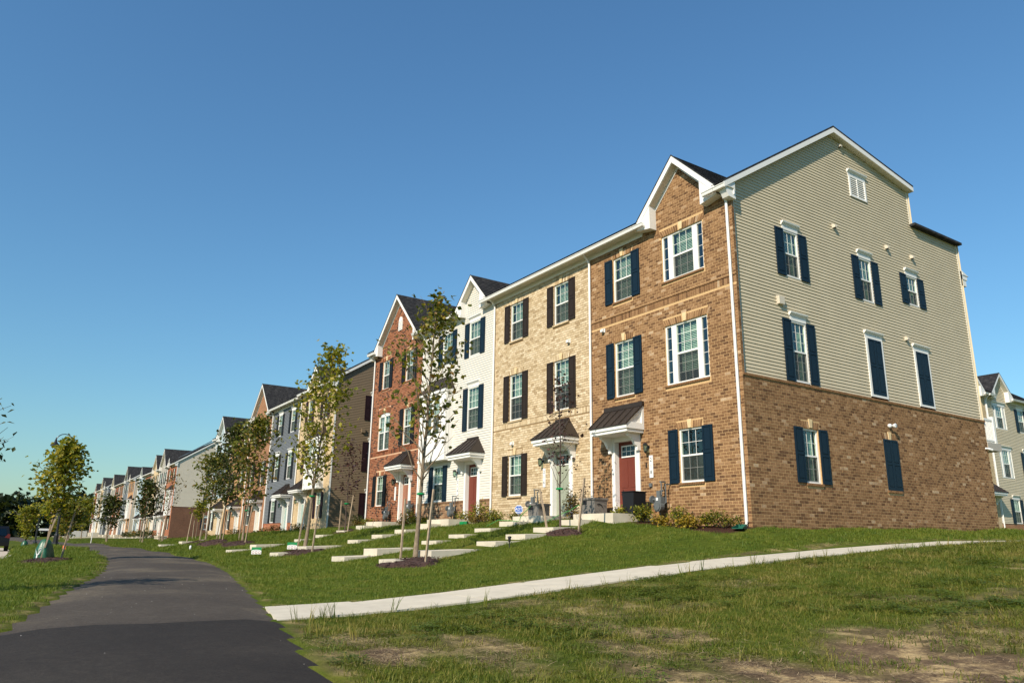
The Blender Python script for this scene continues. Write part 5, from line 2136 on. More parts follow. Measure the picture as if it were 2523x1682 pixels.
# ------------------------------------------------------------------ vegetation
def leaf(mb, p, s, rr, up=.5, aspect=.62):
    d = Vector((rr.uniform(-1, 1), rr.uniform(-1, 1), rr.uniform(-.9, .5))).normalized()
    n = Vector((rr.uniform(-1, 1), rr.uniform(-1, 1), rr.uniform(-.3, 1) + up)).normalized()
    a = d.cross(n)
    if a.length < .05:
        return
    a.normalize()
    n = a.cross(d)
    w_ = s * aspect * .5
    q = Vector(p)
    r = rr.uniform(.002, .999)
    pts = [q, q + d * s * .45 + a * w_ + n * s * .10, q + d * s, q + d * s * .45 - a * w_ + n * s * .10]
    b = len(mb.v)
    mb.v += [tuple(t) for t in pts]
    mb.face((b, b + 1, b + 2), 0, r)
    mb.face((b, b + 2, b + 3), 0, r)


def tree(label, base, H, R, nleaf, mat, size, seed, c0=.3, lean=(0, 0), tr=.05, bark='bark', group='young trees', cat='tree', name='young_tree', nb=34, ang=.95, shape='oval', tie=None, name_tie=True, cluster=.12, bare=0):
    rr = random.Random(seed)
    t = thing(name, label, cat, base, 0, group)
    tb, lf = MB(), MB()
    path = []
    for i in range(9):
        s = i / 8
        path.append(Vector((lean[0] * s + rr.uniform(-.02, .02) * (i > 0), lean[1] * s + rr.uniform(-.02, .02) * (i > 0), -.05 + (H + .05) * s)))
    tb.tube(path, [tr * (1.15 if i == 0 else 1) * (1 - .88 * (i / 8) ** .9) + .004 for i in range(9)], 7)

    def at(s):
        k = min(7, int(s * 8))
        return path[k].lerp(path[k + 1], s * 8 - k)

    def prof(u):
        if shape == 'oval':
            return math.sin(math.pi * min(1, .12 + .88 * u) ** .8) ** .7
        if shape == 'round':
            return math.sqrt(max(0, 1 - (2 * u - 1) ** 2)) * .9 + .1
        if shape == 'vase':
            return .35 + .65 * math.sin(math.pi * (.15 + .8 * u))
        return 1 - .8 * u
    tips = []
    az = rr.uniform(0, 6)
    for i in range(nb):
        u = (i + rr.uniform(0, .9)) / nb
        s = c0 + (1 - c0) * .97 * u
        az += 2.4 + rr.uniform(-.4, .4)
        L = R * prof(u) * rr.uniform(.65, 1.15)
        e = ang * rr.uniform(.75, 1.15) * (1 - .15 * u)
        p0 = at(s)
        d = Vector((math.cos(az) * math.cos(e), math.sin(az) * math.cos(e), math.sin(e)))
        ln = L / max(.35, math.cos(e))
        ln = min(ln, (H - p0.z) * 1.05 + .25)
        pts = [p0]
        for k in range(1, 5):
            pts.append(p0 + d * ln * k / 4 + Vector((rr.uniform(-.05, .05), rr.uniform(-.05, .05), .05 * k * k / 8 + rr.uniform(-.03, .03))) * ln)
        r0 = max(.006, tr * .38 * (1 - .7 * u))
        tb.tube(pts, [r0, r0 * .8, r0 * .6, r0 * .42, .003], 5, cap=False)
        segs = [(pts[j], pts[j + 1]) for j in range(1, 4)]
        for k in range(3):
            q = pts[rr.choice((1, 2, 3))]
            dd = (d + Vector((rr.uniform(-1, 1), rr.uniform(-1, 1), rr.uniform(-.3, .6)))).normalized()
            e2 = q + dd * ln * rr.uniform(.22, .45)
            tb.tube([q, (q + e2) / 2 + Vector((0, 0, .02)), e2], [r0 * .4, r0 * .28, .002], 4, cap=False)
            segs.append((q, e2))
        if i >= bare:
            tips += segs
    tips += [(path[7], path[8])] * 2
    for _ in range(int(nleaf * 1.12)):
        a, b = rr.choice(tips)
        p = a.lerp(b, rr.uniform(.1, 1.08)) + Vector((rr.gauss(0, cluster), rr.gauss(0, cluster), rr.gauss(0, cluster)))
        leaf(lf, p, size * rr.uniform(.75, 1.45), rr, aspect=.8)
    tb.build('trunk', bark, t, smooth=True)
    lf.build('crown', mat, t)
    if tie is not None:
        q = MB()
        pz = at(tie / H)
        for k in range(2):
            q.tube([(pz.x + .09 * math.cos(a_), pz.y + .09 * math.sin(a_), tie + .012 * k) for a_ in [i * math.pi / 4 for i in range(9)]], .022, 5)
        q.build('tree_tie', 'tie_green', t)
    return t


def stake(base, top, label, r=.032):
    t = MB()
    d = Vector(top) - Vector(base)
    b0 = Vector(base) - d.normalized() * .12
    t.tube([(0, 0, -.12), tuple(d * .5), tuple(d)], [r, r, r * .95], 4)
    o = t.build('tree_stake', 'wood_stake', None, base)
    return tag(o, label, 'stake', 'wooden tree stakes')


def mulch(cx, cy_, rx, ry, label, h=.09):
    b = MB()
    n, m = 22, 5
    rr = random.Random(int(cx * 100))
    b.v.append((0, 0, G(cx, cy_) + h + .03))
    for j in range(1, m + 1):
        for i in range(n):
            a = 2 * math.pi * i / n
            k = j / m * (1 + .10 * math.sin(3 * a + cx) + .06 * math.sin(7 * a))
            x_, y_ = rx * k * math.cos(a), ry * k * math.sin(a)
            b.v.append((x_, y_, G(cx + x_, cy_ + y_) + .03 + h * (1 - (j / m) ** 2) + rr.uniform(-.015, .015) - (.06 if j == m else 0)))
    for i in range(n):
        b.face((0, 1 + i, 1 + (i + 1) % n))
    for j in range(m - 1):
        for i in range(n):
            i2 = (i + 1) % n
            b.face((1 + j * n + i, 1 + (j + 1) * n + i, 1 + (j + 1) * n + i2, 1 + j * n + i2))
    for _ in range(int(420 * rx * ry)):
        a, k = rr.uniform(0, 6.283), math.sqrt(rr.random()) * .98
        x_, y_ = rx * k * math.cos(a), ry * k * math.sin(a)
        z = G(cx + x_, cy_ + y_) + .04 + h * (1 - k * k)
        d = Vector((rr.uniform(-1, 1), rr.uniform(-1, 1), rr.uniform(-.25, .25))).normalized() * rr.uniform(.03, .07)
        w_ = Vector((-d.y, d.x, rr.uniform(-.01, .01))).normalized() * .009
        p = Vector((x_, y_, z + .008))
        b.poly([tuple(p - d + w_), tuple(p + d + w_), tuple(p + d - w_), tuple(p - d - w_)], 1)
    o = b.build('mulch_ring', ['mulch', 'mulch_chip'], None, (cx, cy_, 0))
    return tag(o, label, 'mulch', 'mulch rings round the young trees', 'stuff')


def shrub(label, base, r, h, n, mat, size, seed, group='shrubs along the house fronts', stems=7, low=.1):
    rr = random.Random(seed)
    t = thing('shrub', label, 'shrub', base, 0, group)
    lf, tb = MB(), MB()
    tips = []
    for i in range(stems):
        a = 6.283 * i / stems + rr.uniform(-.3, .3)
        k = rr.uniform(.25, .95)
        tip = Vector((r * k * math.cos(a), r * k * math.sin(a), h * (1.02 - .45 * k * k) * rr.uniform(.8, 1.05)))
        tb.tube([(0, 0, -.03), tuple(tip * .55 + Vector((0, 0, -.05 * h))), tuple(tip)], [.012, .008, .004], 4, cap=False)
        tips.append(tip)
    for _ in range(n):
        if rr.random() < .75:
            tip = rr.choice(tips)
            p = tip * rr.uniform(.35, 1.0) + Vector((rr.gauss(0, .16 * r + .02), rr.gauss(0, .16 * r + .02), rr.gauss(0, .10 * h)))
        else:
            a, k = rr.uniform(0, 6.283), math.sqrt(rr.random())
            p = Vector((r * k * math.cos(a), r * k * math.sin(a), h * rr.uniform(low, .95) * (1 - .4 * k * k)))
        p.z = max(.02, p.z)
        leaf(lf, p, size * rr.uniform(.6, 1.25), rr, up=.7)
    tb.build('stems', 'bark_dark', t)
    lf.build('foliage', mat, t)
    return t


# shrubs in the mulch bed before the end house
for i, (x_, y_, r, h, n, mt, lb) in enumerate([
        (-4.02, -.80, .36, .40, 560, 'leaf_shrub', 'yellow green shrub at the left end of the bed beside the stoop of 218'),
        (-3.38, -.62, .42, .50, 760, 'leaf_shrub', 'bushy yellow green shrub right in front of the black planter box'),
        (-2.35, -.86, .30, .28, 420, 'leaf_gold', 'low golden shrub in the bed just right of the gas meter of house 218'),
        (-2.22, -.35, .34, .55, 520, 'leaf_shrub', 'upright light green shrub against the brick under the left shutter'),
        (-1.35, -.84, .38, .34, 640, 'leaf_gold', 'wide golden shrub at the front edge of the bed under the first floor window'),
        (-1.12, -.45, .30, .36, 420, 'leaf_shrub', 'small green shrub behind the wide golden one, near the brick'),
        (-.52, -.48, .44, .50, 520, 'leaf_maple', 'dark green shrub beside the downspout at the house corner')]):
    shrub(lb, (x_, y_, G(x_, y_)), r, h, n, mt, .075, 100 + i)
for i, (x_, y_, r, h, n, mt, lb) in enumerate([
        (-12.35, -.65, .42, .95, 520, 'leaf_shrub', 'tall leafy shrub between the red door of 214 and its downspout'),
        (-13.25, -.75, .40, .60, 420, 'leaf_shrub', 'yellow leaved shrub right beside the stoop of house 214'),
        (-11.95, -.85, .42, .40, 420, 'leaf_olive', 'olive shrub at the left corner of house 216'),
        (-11.15, -.70, .50, .48, 520, 'leaf_shrub', 'broad yellow shrub below the first floor window of house 216'),
        (-10.02, -.50, .28, .40, 300, 'leaf_maple', 'small dark shrub left of the gas meter of house 216'),
        (-6.42, -.80, .26, 1.0, 520, 'leaf_olive', 'drooping olive plant between the two doors of 216 and 218'),
        (-6.05, -.60, .18, 1.15, 130, 'leaf_purple', 'thin purple leaved plant beside the grey hose box'),
        (-18.75, -.60, .38, .85, 420, 'leaf_maple', 'upright green shrub between the red brick house and the white one'),
        (-18.20, -.95, .42, .40, 420, 'leaf_olive', 'low brownish shrub at the left corner of house 214'),
        (-17.45, -.85, .40, .42, 420, 'leaf_shrub', 'low yellow shrub under the boxed bay of house 214'),
        (-16.85, -.70, .32, .34, 300, 'leaf_shrub', 'lowest yellow shrub right under the navy shuttered window of 214'),
        (-23.05, -.60, .45, .42, 420, 'leaf_shrub', 'spreading yellow shrub under the red brick house window'),
        (-24.1, -.70, .45, .40, 420, 'leaf_olive', 'olive shrub at the left corner of the red brick house'),
        (-25.3, -.30, .50, .75, 520, 'leaf_dark', 'dark green shrub in the gap beside the red brick house')]):
    shrub(lb, (x_, y_, G(x_, y_)), r, h, n, mt, .085, 200 + i)
k = 0
ORD = ['first', 'second', 'third', 'fourth', 'fifth', 'sixth', 'seventh', 'eighth', 'ninth', 'tenth', 'eleventh', 'twelfth', 'thirteenth', 'fourteenth']
for x_ in (-33.2, -38.9 + 1.2, -40.6, -42.2, -46.2, -47.8, -49.0, -52.2, -53.8, -56, -58.2, -59.8):
    rr_ = random.Random(int(x_ * 10))
    shrub('%s garden shrub from the right along the foot of the second row' % ORD[k], (x_, -.75, G(x_, -.75)), rr_.uniform(.4, .65), rr_.uniform(.4, .8), 260, rr_.choice(['leaf_dark', 'leaf_maple', 'leaf_shrub', 'leaf_olive']), .12, 300 + k, 'shrubs along the second row')
    k += 1
k = 0
for x_ in (-94.5, -98, -101, -104.5, -108, -111.5, -115, -119):
    rr_ = random.Random(int(x_ * 10))
    shrub('%s rounded shrub from the right before the third row' % ORD[k], (x_, .4, G(x_, .4)), rr_.uniform(.7, 1.1), rr_.uniform(.7, 1.3), 240, rr_.choice(['leaf_dark', 'leaf_maple', 'leaf_gold']), .2, 400 + k, 'shrubs along the third row')
    k += 1

# young trees, each with its mulch ring and two stakes
tree('leafy young maple staked on the lawn in front of the white and red brick houses', (-4.97, -7.01, -.94), 7.1, 1.05, 900, 'leaf_maple', .13, 11, c0=.25, lean=(.15, .25), tr=.06, tie=1.65, nb=40, ang=1.0, bare=5)
mulch(-4.3, -7.5, 1.05, .75, 'dark mulch ring round the young maple before the white house')
stake((-5.61, -7.11, -.95), (-5.72, -7.0, .62), 'grey wooden stake left of the young maple before the white house')
stake((-3.55, -7.45, -1.02), (-3.55, -7.3, .75), 'leaning wooden stake right of the young maple before the white house')
tree('thin purple leaved sapling in front of the cream brick house 216', (-4.56, -2.67, -.11), 4.5, .62, 250, 'leaf_purple', .085, 12, c0=.22, lean=(-.02, .0), tr=.028, tie=1.15, nb=22, ang=.9, bark='bark_dark', bare=2, cluster=.09)
mulch(-3.95, -3.0, .70, .45, 'small mulch ring under the purple sapling by house 218', .06)
stake((-4.62, -3.05, -.20), (-5.05, -3.05, 1.05), 'grey stake leaning left beside the purple sapling near house 216')
stake((-3.45, -2.92, -.22), (-3.42, -2.7, 1.28), 'taller stake right of the purple sapling near house 218')
tree('tall yellow green young maple in front of the second row', (-15.26, -6.41, -.84), 7.7, 1.25, 1600, 'leaf_bright', .15, 13, c0=.27, lean=(.3, .45), tr=.062, tie=1.95, nb=44, ang=.95, cluster=.15)
mulch(-14.1, -7.0, 1.35, .8, 'mulch ring round the yellow green maple with a lawn sign beside it')
stake((-15.84, -6.49, -.85), (-15.9, -6.3, .85), 'stake left of the yellow green maple')
stake((-12.9, -6.95, -.93), (-12.95, -6.8, .72), 'stake right of the yellow green maple')
tree('small purple sapling against the dark brown side wall', (-21.44, -2.46, -.05), 4.15, .75, 360, 'leaf_purple', .11, 14, c0=.3, tr=.026, tie=1.25, nb=22, ang=.85, bark='bark_dark', bare=1, cluster=.1)
mulch(-20.6, -2.8, .95, .5, 'mulch ring under the purple sapling by the dark side wall', .06)
stake((-21.96, -2.54, -.08), (-22.0, -2.5, 1.35), 'stake left of the purple sapling by the dark side wall')
stake((-19.9, -2.95, -.15), (-19.7, -2.85, 1.5), 'stake right of the purple sapling by the dark side wall')
tree('dense olive young tree before the brown brick gable of the second row', (-29.24, -5.06, -.60), 6.6, 1.35, 1500, 'leaf_maple', .17, 15, c0=.27, lean=(.1, .3), tr=.06, tie=1.6, nb=38, cluster=.16)
mulch(-28.0, -5.6, 1.5, .8, 'mulch ring under the olive tree before the brown brick gable')
stake((-29.75, -5.13, -.58), (-29.9, -5.0, 1.1), 'stake left of the olive tree before the brown gable')
stake((-27.6, -5.35, -.70), (-27.4, -5.2, 1.2), 'stake right of the olive tree before the brown gable')
tree('dark green young tree before the tan brick house of the second row', (-32.06, -5.57, -.58), 6.6, 1.1, 1500, 'leaf_dark', .17, 16, c0=.25, lean=(.15, .35), tr=.055, nb=38, cluster=.15)
mulch(-31.0, -6.2, 1.5, .8, 'mulch ring under the dark green tree in front of the second row')
stake((-32.5, -5.64, -.58), (-32.6, -5.5, 1.0), 'stake left of the dark green tree in front of the second row')
stake((-30.7, -5.75, -.62), (-30.6, -5.6, 1.1), 'stake right of the dark green tree in front of the second row')
tree('broad green young tree overlapping the cream end wall of the third row', (-34.85, -5.72, -.62), 4.9, 1.3, 1300, 'leaf_maple', .17, 17, c0=.34, lean=(.1, .2), tr=.05, nb=32, cluster=.16)
mulch(-34.0, -6.4, 1.2, .7, 'mulch ring under the broad green tree left of the second row')
stake((-35.6, -5.9, -.65), (-35.6, -5.8, 1.0), 'stake left of the broad green tree')
stake((-34.1, -6.2, -.72), (-33.6, -6.2, .5), 'tilted stake right of the broad green tree')
stake((-35.1, -6.7, -.80), (-34.9, -6.6, .95), 'stake standing in front of the broad green tree')
tree('short bright sapling against the dark brick end wall of the third row', (-41.54, -4.9, -.56), 2.4, .42, 320, 'leaf_bright', .14, 18, c0=.45, tr=.025, nb=16, cluster=.1)
stake((-42.1, -5.0, -.58), (-42.1, -5.0, .7), 'stake beside the short bright sapling')
tree('nearly bare sapling with few orange leaves before the third row', (-44.68, -6.4, -.76), 4.7, 1.0, 190, 'leaf_olive', .13, 19, c0=.35, lean=(.1, .2), tr=.035, nb=24, cluster=.08)
stake((-45.4, -6.5, -.78), (-45.4, -6.4, .9), 'stake left of the nearly bare sapling')
stake((-44.0, -6.6, -.8), (-43.9, -6.5, .9), 'stake right of the nearly bare sapling')
tree('dark bushy young tree in front of the third row facade', (-47.54, -7.25, -.87), 4.3, .95, 1000, 'leaf_dark', .18, 20, c0=.3, tr=.05, nb=28, cluster=.15)
stake((-48.2, -7.3, -.88), (-48.2, -7.3, .7), 'stake left of the dark bushy tree')
tree('low spreading dark tree before the fourth row', (-52.14, -9.01, -.95), 3.3, 1.0, 900, 'leaf_dark', .19, 21, c0=.28, tr=.05, nb=24, cluster=.16)
stake((-52.9, -9.0, -.95), (-52.9, -9.0, .5), 'stake beside the low spreading tree')
tree('full crowned young tree with a green watering bag on the verge', (-15.67, -14.64, G(-15.67, -14.64)), 3.75, .70, 2100, 'leaf_bright', .12, 22, c0=.36, lean=(.05, .25), tr=.045, nb=40, shape='oval', cluster=.13, ang=.85)
mulch(-15.3, -14.6, 1.2, .75, 'mulch ring under the tree with the watering bag')
stake((-15.45, -14.75, G(-15.45, -14.75)), (-15.5, -14.45, .33), 'pale stake in front of the green watering bag')
stake((-15.95, -14.15, G(-15.95, -14.15)), (-15.95, -13.95, .30), 'pale stake behind the green watering bag')
# watering bag: slumped, folded skirt round the trunk
b = MB()
n = 26
prf = [(.10, .92), (.17, .86), (.24, .70), (.30, .50), (.34, .28), (.36, .10), (.34, .0)]
for rr_, zz_ in prf:
    for i in range(n):
        a = 6.283 * i / n
        f = 1 + .09 * math.sin(5 * a + 3 * zz_) + .06 * math.sin(9 * a + zz_ * 5)
        b.v.append((rr_ * f * math.cos(a), rr_ * f * math.sin(a), zz_))
for j in range(len(prf) - 1):
    for i in range(n):
        b.face((j * n + i, (j + 1) * n + i, (j + 1) * n + (i + 1) % n, j * n + (i + 1) % n))
wb = b.build('watering_bag', 'bag_green', None, (-15.67, -14.64, G(-15.67, -14.64) + .02), smooth=True)
wb.scale = (.74, .74, .72)
tag(wb, 'green plastic watering bag wrapped round the verge tree trunk', 'watering bag')
q = MB()
for sx in (-1, 1):
    q.poly([(.345, sx * .02, .30), (.345, sx * .10, .52), (.31, sx * .13, .52), (.335, sx * .05, .26)])
q.poly([(.357, -.03, .05), (.357, .03, .05), (.345, .02, .30), (.345, -.02, .30)])
lt = q.build('printed_mark', 'sign_white', wb)
lt.rotation_euler = (0, 0, -.75)
lt.scale = (1.09, 1.09, 1)
tree('leafy tree at the left edge whose branches reach into the picture', (-2.15, -17.0, G(-2.15, -17)), 3.15, 1.12, 1000, 'leaf_dark', .10, 23, c0=.33, tr=.05, nb=34, shape='round', cluster=.10, ang=.6)
tree('small round yellow green tree near the parked car', (-58.35, -14.0, G(-58.3, -14.0)), 2.9, .95, 1100, 'leaf_bright', .17, 24, c0=.25, tr=.05, nb=26, shape='round', cluster=.17)
b = MB()
b.lathe([(.05, .55), (.2, .4), (.26, .1), (.24, 0)], (0, 0, 0), 12)
tag(b.build('watering_bag', 'bag_green', None, (-58.2, -14.0, G(-58.2, -14)), smooth=True), 'small far green watering bag by the parked car', 'watering bag')
for i, (x_, y_, h_) in enumerate([(-86, -9.2, 3.6), (-95, -9.0, 3.9), (-104, -9.0, 4.3), (-113, -8.5, 4.6), (-122, -8.2, 5.2), (-118, -5.4, 5.4)]):
    tree('%s far street tree from the right, before the distant rows' % ORD[i], (x_, y_, G(x_, y_)), h_, 1.9, 900, ('leaf_gold', 'leaf_maple', 'leaf_bright')[i % 3] if i > 3 else 'leaf_maple', .30, 40 + i, c0=.2, tr=.07, nb=26, shape='round', cluster=.3, group='far street trees')

# far wood behind everything
rr_ = random.Random(5)
b = MB()
for i in range(150):
    t_ = rr_.random()
    x_ = -235 - rr_.uniform(0, 70)
    y_ = -70 + 150 * t_
    hh = rr_.uniform(11, 15.5) + 2.0 * math.sin(y_ * .06)
    rad = rr_.uniform(3.0, 4.8)
    for k in range(170):
        a, c_ = rr_.uniform(0, 6.283), rr_.uniform(-1, 1)
        s_ = math.sqrt(1 - c_ * c_)
        kk = rr_.uniform(.75, 1.05)
        p = Vector((x_ + rad * kk * s_ * math.cos(a), y_ + rad * kk * s_ * math.sin(a), hh * .52 + hh * .5 * kk * c_ - 1.5))
        leaf(b, p, rr_.uniform(1.1, 2.0), rr_, aspect=.95)
tag(b.build('far_wood', 'leaf_wood'), 'dark distant wood along the horizon on the left', 'wood', kind='stuff')

# ------------------------------------------------------------------ things by the houses
def gas_meter(label, x_, z, s=1.0):
    t = thing('gas_meter', label, 'gas meter', (x_, -.20, z), 0, 'gas meters on the house fronts')
    b = MB()
    b.tube([(.0, .18, 1.0 * s), (.0, -.02, 1.0 * s), (.06, -.03, .95 * s), (.06, -.03, .62 * s)], .022, 6)
    b.tube([(.20, .18, .92 * s), (.20, 0, .92 * s), (.20, 0, .40 * s), (.12, 0, .36 * s)], .024, 6)
    b.tube([(-.06, 0, -.3), (-.06, 0, .70 * s), (-.02, 0, .74 * s), (.10, 0, .74 * s)], .026, 6)
    b.build('pipes', 'meter_grey', t)
    b = MB()
    b.tube([(0, -.02, .30), (0, -.16, .30)], .155, 14)
    b.tube([(0, -.155, .30), (0, -.19, .30)], .12, 14)
    b.box(-.12, .13, -.14, .02, .40, .56)
    b.box(-.08, .06, -.10, 0, .56, .74)
    bo = b.build('meter_body', 'meter_grey', t)
    q = MB()
    q.box(-.06, .02, -.145, -.141, .46, .54)
    q.build('dial_plate', 'sign_white', bo)
    b = MB()
    b.tube([(-.12, -.06, .50), (-.28, -.06, .50)], .028, 6)
    b.tube([(-.26, -.06, .50), (-.31, -.06, .50)], .115, 12)
    b.tube([(-.31, -.06, .50), (-.36, -.06, .50)], .06, 10)
    b.build('regulator', 'meter_grey', t)


gas_meter('grey gas meter behind the shrubs in front of house 218', -3.02, .30)
gas_meter('gas meter behind the blue security sign at house 216', -9.35, .38)
gas_meter('gas meter on the brown brick base of house 214', -15.3, .40)
gas_meter('gas meter left of the door of the red brick house', -21.8, .40)
gas_meter('small gas meter right of the door of the red brick house', -19.3, .62, .6)

# grey resin hose boxes, black planter, hose
def hose_box(label, loc, w, d, h):
    t = thing('hose_box', label, 'storage box', loc)
    b = MB()
    e = .02
    b.prism([(-w / 2 + e, 0), (w / 2 - e, 0), (w / 2, h - .06), (-w / 2, h - .06)], -d / 2, d / 2)
    b.build('body', 'resin_grey', t)
    b = MB()
    b.box(-w / 2 - .03, w / 2 + .03, -d / 2 - .03, d / 2 + .03, h - .059, h)
    b.build('lid', 'resin_grey', t)
    b = MB()
    b.box(-w / 2 + .04, -.02, -d / 2 - .005, -d / 2 + .01, h - .20, h - .08)
    b.build('hose_slot', 'ink', t)
    b = MB()
    b.tube([(w / 2 + .012, -.05 + .10 * math.cos(a), h * .45 + .06 * math.sin(a) + .02 * i) for i, a in enumerate([0, .8, 1.6, 2.4, 3.2])], .014, 5)
    b.build('handle', 'ink', t)
    return t


hose_box('grey resin hose box left of the red door of house 218', (-5.55, -.62, .387), .72, .5, .52)
hose_box('grey slatted hose box at the sage door of house 216', (-8.02, -.95, .387), .62, .45, .42)
b = MB()
hb = thing('planter_box', 'tall black square planter beside the red door of house 218', 'planter', (-3.72, -.60, .387))
b.prism([(-.21, 0), (.21, 0), (.25, .62), (-.25, .62)], -.24, .24)
b.build('tub', 'planter_black', hb)
b = MB()
b.box(-.265, .265, -.265, -.21, .62, .645)
b.box(-.265, .265, .21, .265, .62, .645)
b.box(-.265, -.21, -.21, .21, .62, .645)
b.box(.21, .265, -.21, .21, .62, .645)
b.build('rim', 'planter_black', hb)
b = MB()
b.tube([(-5.75, -.88, .75), (-5.85, -1.05, .66), (-6.1, -1.15, .52), (-6.35, -1.35, .40), (-6.5, -1.6, .24), (-6.62, -1.9, G(-6.6, -1.9) + .05)], .011, 6)
tag(b.build('garden_hose', 'hose_green'), 'bright green hose trailing from the hose box of house 218', 'hose')
b = MB()
b.tube([(-8.15, -1.19, .74), (-8.12, -1.35, .6), (-8.15, -1.58, .40), (-8.2, -1.63, .22), (-8.35, -1.9, .24), (-8.8, -2.05, .26), (-9.3, -2.2, G(-9.3, -2.2) + .04)], .011, 6)
tag(b.build('garden_hose', 'hose_green'), 'green hose hanging over the stoop of house 216', 'hose')
b = MB()
pts = []
for i in range(30):
    a = i * .9
    pts.append((.20 * math.cos(a), .16 * math.sin(a), .02 + .004 * i))
b.tube(pts, .016, 5)
tag(b.build('garden_hose', 'tie_green', None, (-12.75, -1.1, G(-12.75, -1.1))), 'coiled dark green hose in the mulch beside house 214', 'hose')

# security yard sign
t = thing('yard_sign', 'blue octagonal security sign on a stick at house 216', 'sign', (-8.62, -1.35, .387))
t.rotation_euler = (0, 0, math.radians(38))
b = MB()
b.tube([(0, 0, -.1), (0, 0, .10)], .010, 5)
b.build('stick', 'rim', t)
b = MB()
octo = lambda r: [(r * math.cos(math.pi / 8 + i * math.pi / 4), .24 + r * math.sin(math.pi / 8 + i * math.pi / 4)) for i in range(8)]
b.prism(octo(.155), -.004, .004)
bd = b.build('board', 'sign_white', t)
b = MB()
b.prism(octo(.14), -.008, -.0042)
b.build('face', 'sign_blue', bd)
text_mesh('ADT', .125, 'sign_white', bd, (0, -.010, .25), (math.pi / 2, 0, 0), .001)
b = MB()
b.box(-.095, .095, -.0095, -.0082, .150, .168)
b.box(-.06, .06, -.0095, -.0082, .345, .355)
b.build('small_print', 'sign_white', bd)


def lawn_sign(label, x_, y_):
    t = thing('lawn_sign', label, 'sign', (x_, y_, G(x_, y_)), math.radians(52), 'green and white lawn signs')
    t.scale = (.62, .62, .62)
    b = MB()
    b.box(-.30, .30, -.004, .004, .12, .52)
    bd = b.build('board', 'sign_white', t)
    b = MB()
    n = 10
    top = [(-.30, .52), (.30, .52)]
    arc = [(.30 - .6 * i / n, .33 + .05 * math.sin(math.pi * i / n)) for i in range(n + 1)]
    b.prism(top[::-1] + [], -.0, .0) if False else None
    b.prism([(-.30, .52)] + arc[::-1] + [(.30, .52)], -.007, -.0042)
    b.build('green_band', 'sign_green', bd)
    b = MB()
    for i in range(3):
        c = -.19 + .19 * i
        for j in range(10):
            a0, a1 = 6.283 * j / 10, 6.283 * (j + 1) / 10
            b.prism([(c + .075 * math.cos(a0), .22 + .075 * math.sin(a0)), (c + .075 * math.cos(a1), .22 + .075 * math.sin(a1)), (c + .05 * math.cos(a1), .22 + .05 * math.sin(a1)), (c + .05 * math.cos(a0), .22 + .05 * math.sin(a0))], -.007, -.0042)
    b.build('printed_rings', 'sign_red', bd)
    b = MB()
    b.box(-.16, .16, -.0068, -.0042, .318, .335)
    b.build('printed_line', 'ink', bd)
    b = MB()
    for sx in (-.2, .2):
        b.tube([(sx, .008, -.1), (sx, .008, .3)], .006, 4)
    b.build('wire_stake', 'rim', t)


lawn_sign('green and white lawn sign standing alone near the path', -16.0, -7.95)
lawn_sign('green and white lawn sign half hidden by the maple mulch ring', -15.75, -6.72)

# splash block, solar light, small plastic cover, marker flag
b = MB()
b.prism([(-.10, -.16), (.10, -.16), (.14, .20), (-.14, .20)], 0, .02, 'z')
for s_ in (-1, 1):
    b.poly([(s_ * .10, -.16, .0), (s_ * .14, .20, .0), (s_ * .14, .20, .03), (s_ * .10, -.16, .12)])
    b.poly([(s_ * .115, -.16, .0), (s_ * .155, .20, .0), (s_ * .155, .20, .03), (s_ * .115, -.16, .12)])
    b.poly([(s_ * .10, -.16, .12), (s_ * .115, -.16, .12), (s_ * .155, .20, .03), (s_ * .14, .20, .03)])
b.box(-.115, .115, -.18, -.16, 0, .12)
o = b.build('splash_block', 'splash_green', None, (.02, -.50, G(.02, -.5) + .03))
o.rotation_euler = (0, 0, math.radians(200))
tag(o, 'dark green splash block under the downspout at the house corner', 'splash block')
t = thing('solar_light', 'small black solar light stuck in the lawn below the steps of 218', 'lamp', (-3.65, -5.0, G(-3.65, -5.0)))
b = MB()
b.tube([(0, 0, -.1), (0, 0, .2)], .014, 6)
b.build('spike', 'black_metal', t)
b = MB()
b.lathe([(0, .30), (.045, .29), (.055, .27), (.04, .25), (.035, .17), (.015, .15)], (0, 0, 0), 10)
b.build('lamp_head', 'black_metal', t)
b = MB()
b.lathe([(0, .18), (.03, .175), (.05, .13), (.05, .06), (.035, .0), (.0, .0)], (0, 0, 0), 12)
o = b.build('utility_cover', 'sign_white', None, (-24.77, -8.5, G(-24.77, -8.5) + .1), smooth=True)
tag(o, 'small round white marker in the grass at the path edge', 'marker')
t = thing('marker_flag', 'tiny orange marker flag in the verge grass', 'flag', (-24.3, -13.6, G(-24.3, -13.6)))
b = MB()
b.tube([(0, 0, -.05), (0, 0, .35)], .004, 4)
b.build('wire', 'rim', t)
b = MB()
b.poly([(0, 0, .25), (.06, .05, .23), (.11, .10, .21), (.10, .10, .33), (.05, .05, .36), (0, 0, .36)])
b.build('flag', 'flag_orange', t)
b = MB()
b.tube([(0, 0, -.1), (.02, .03, 1.0), (.05, .10, 2.05)], .03, 6)
tag(b.build('marker_pole', 'sign_white', None, (-56.5, -9.65, G(-56.5, -9.65))), 'thin leaning white pole at the far bend of the path', 'pole')
b = MB()
for (x0_, x1_) in ((-.9, -.3), (-.28, .32), (.34, .9)):
    b.box(x0_, x1_, -.3, .3, .1, .34)
b.box(-.95, .95, -.33, .33, .34, .42)
tag(b.build('stone_bench', 'concrete_old', None, (-50.5, -5.6, G(-50.5, -5.6) - .1)), 'low grey stone bench on the lawn before the third row', 'bench')


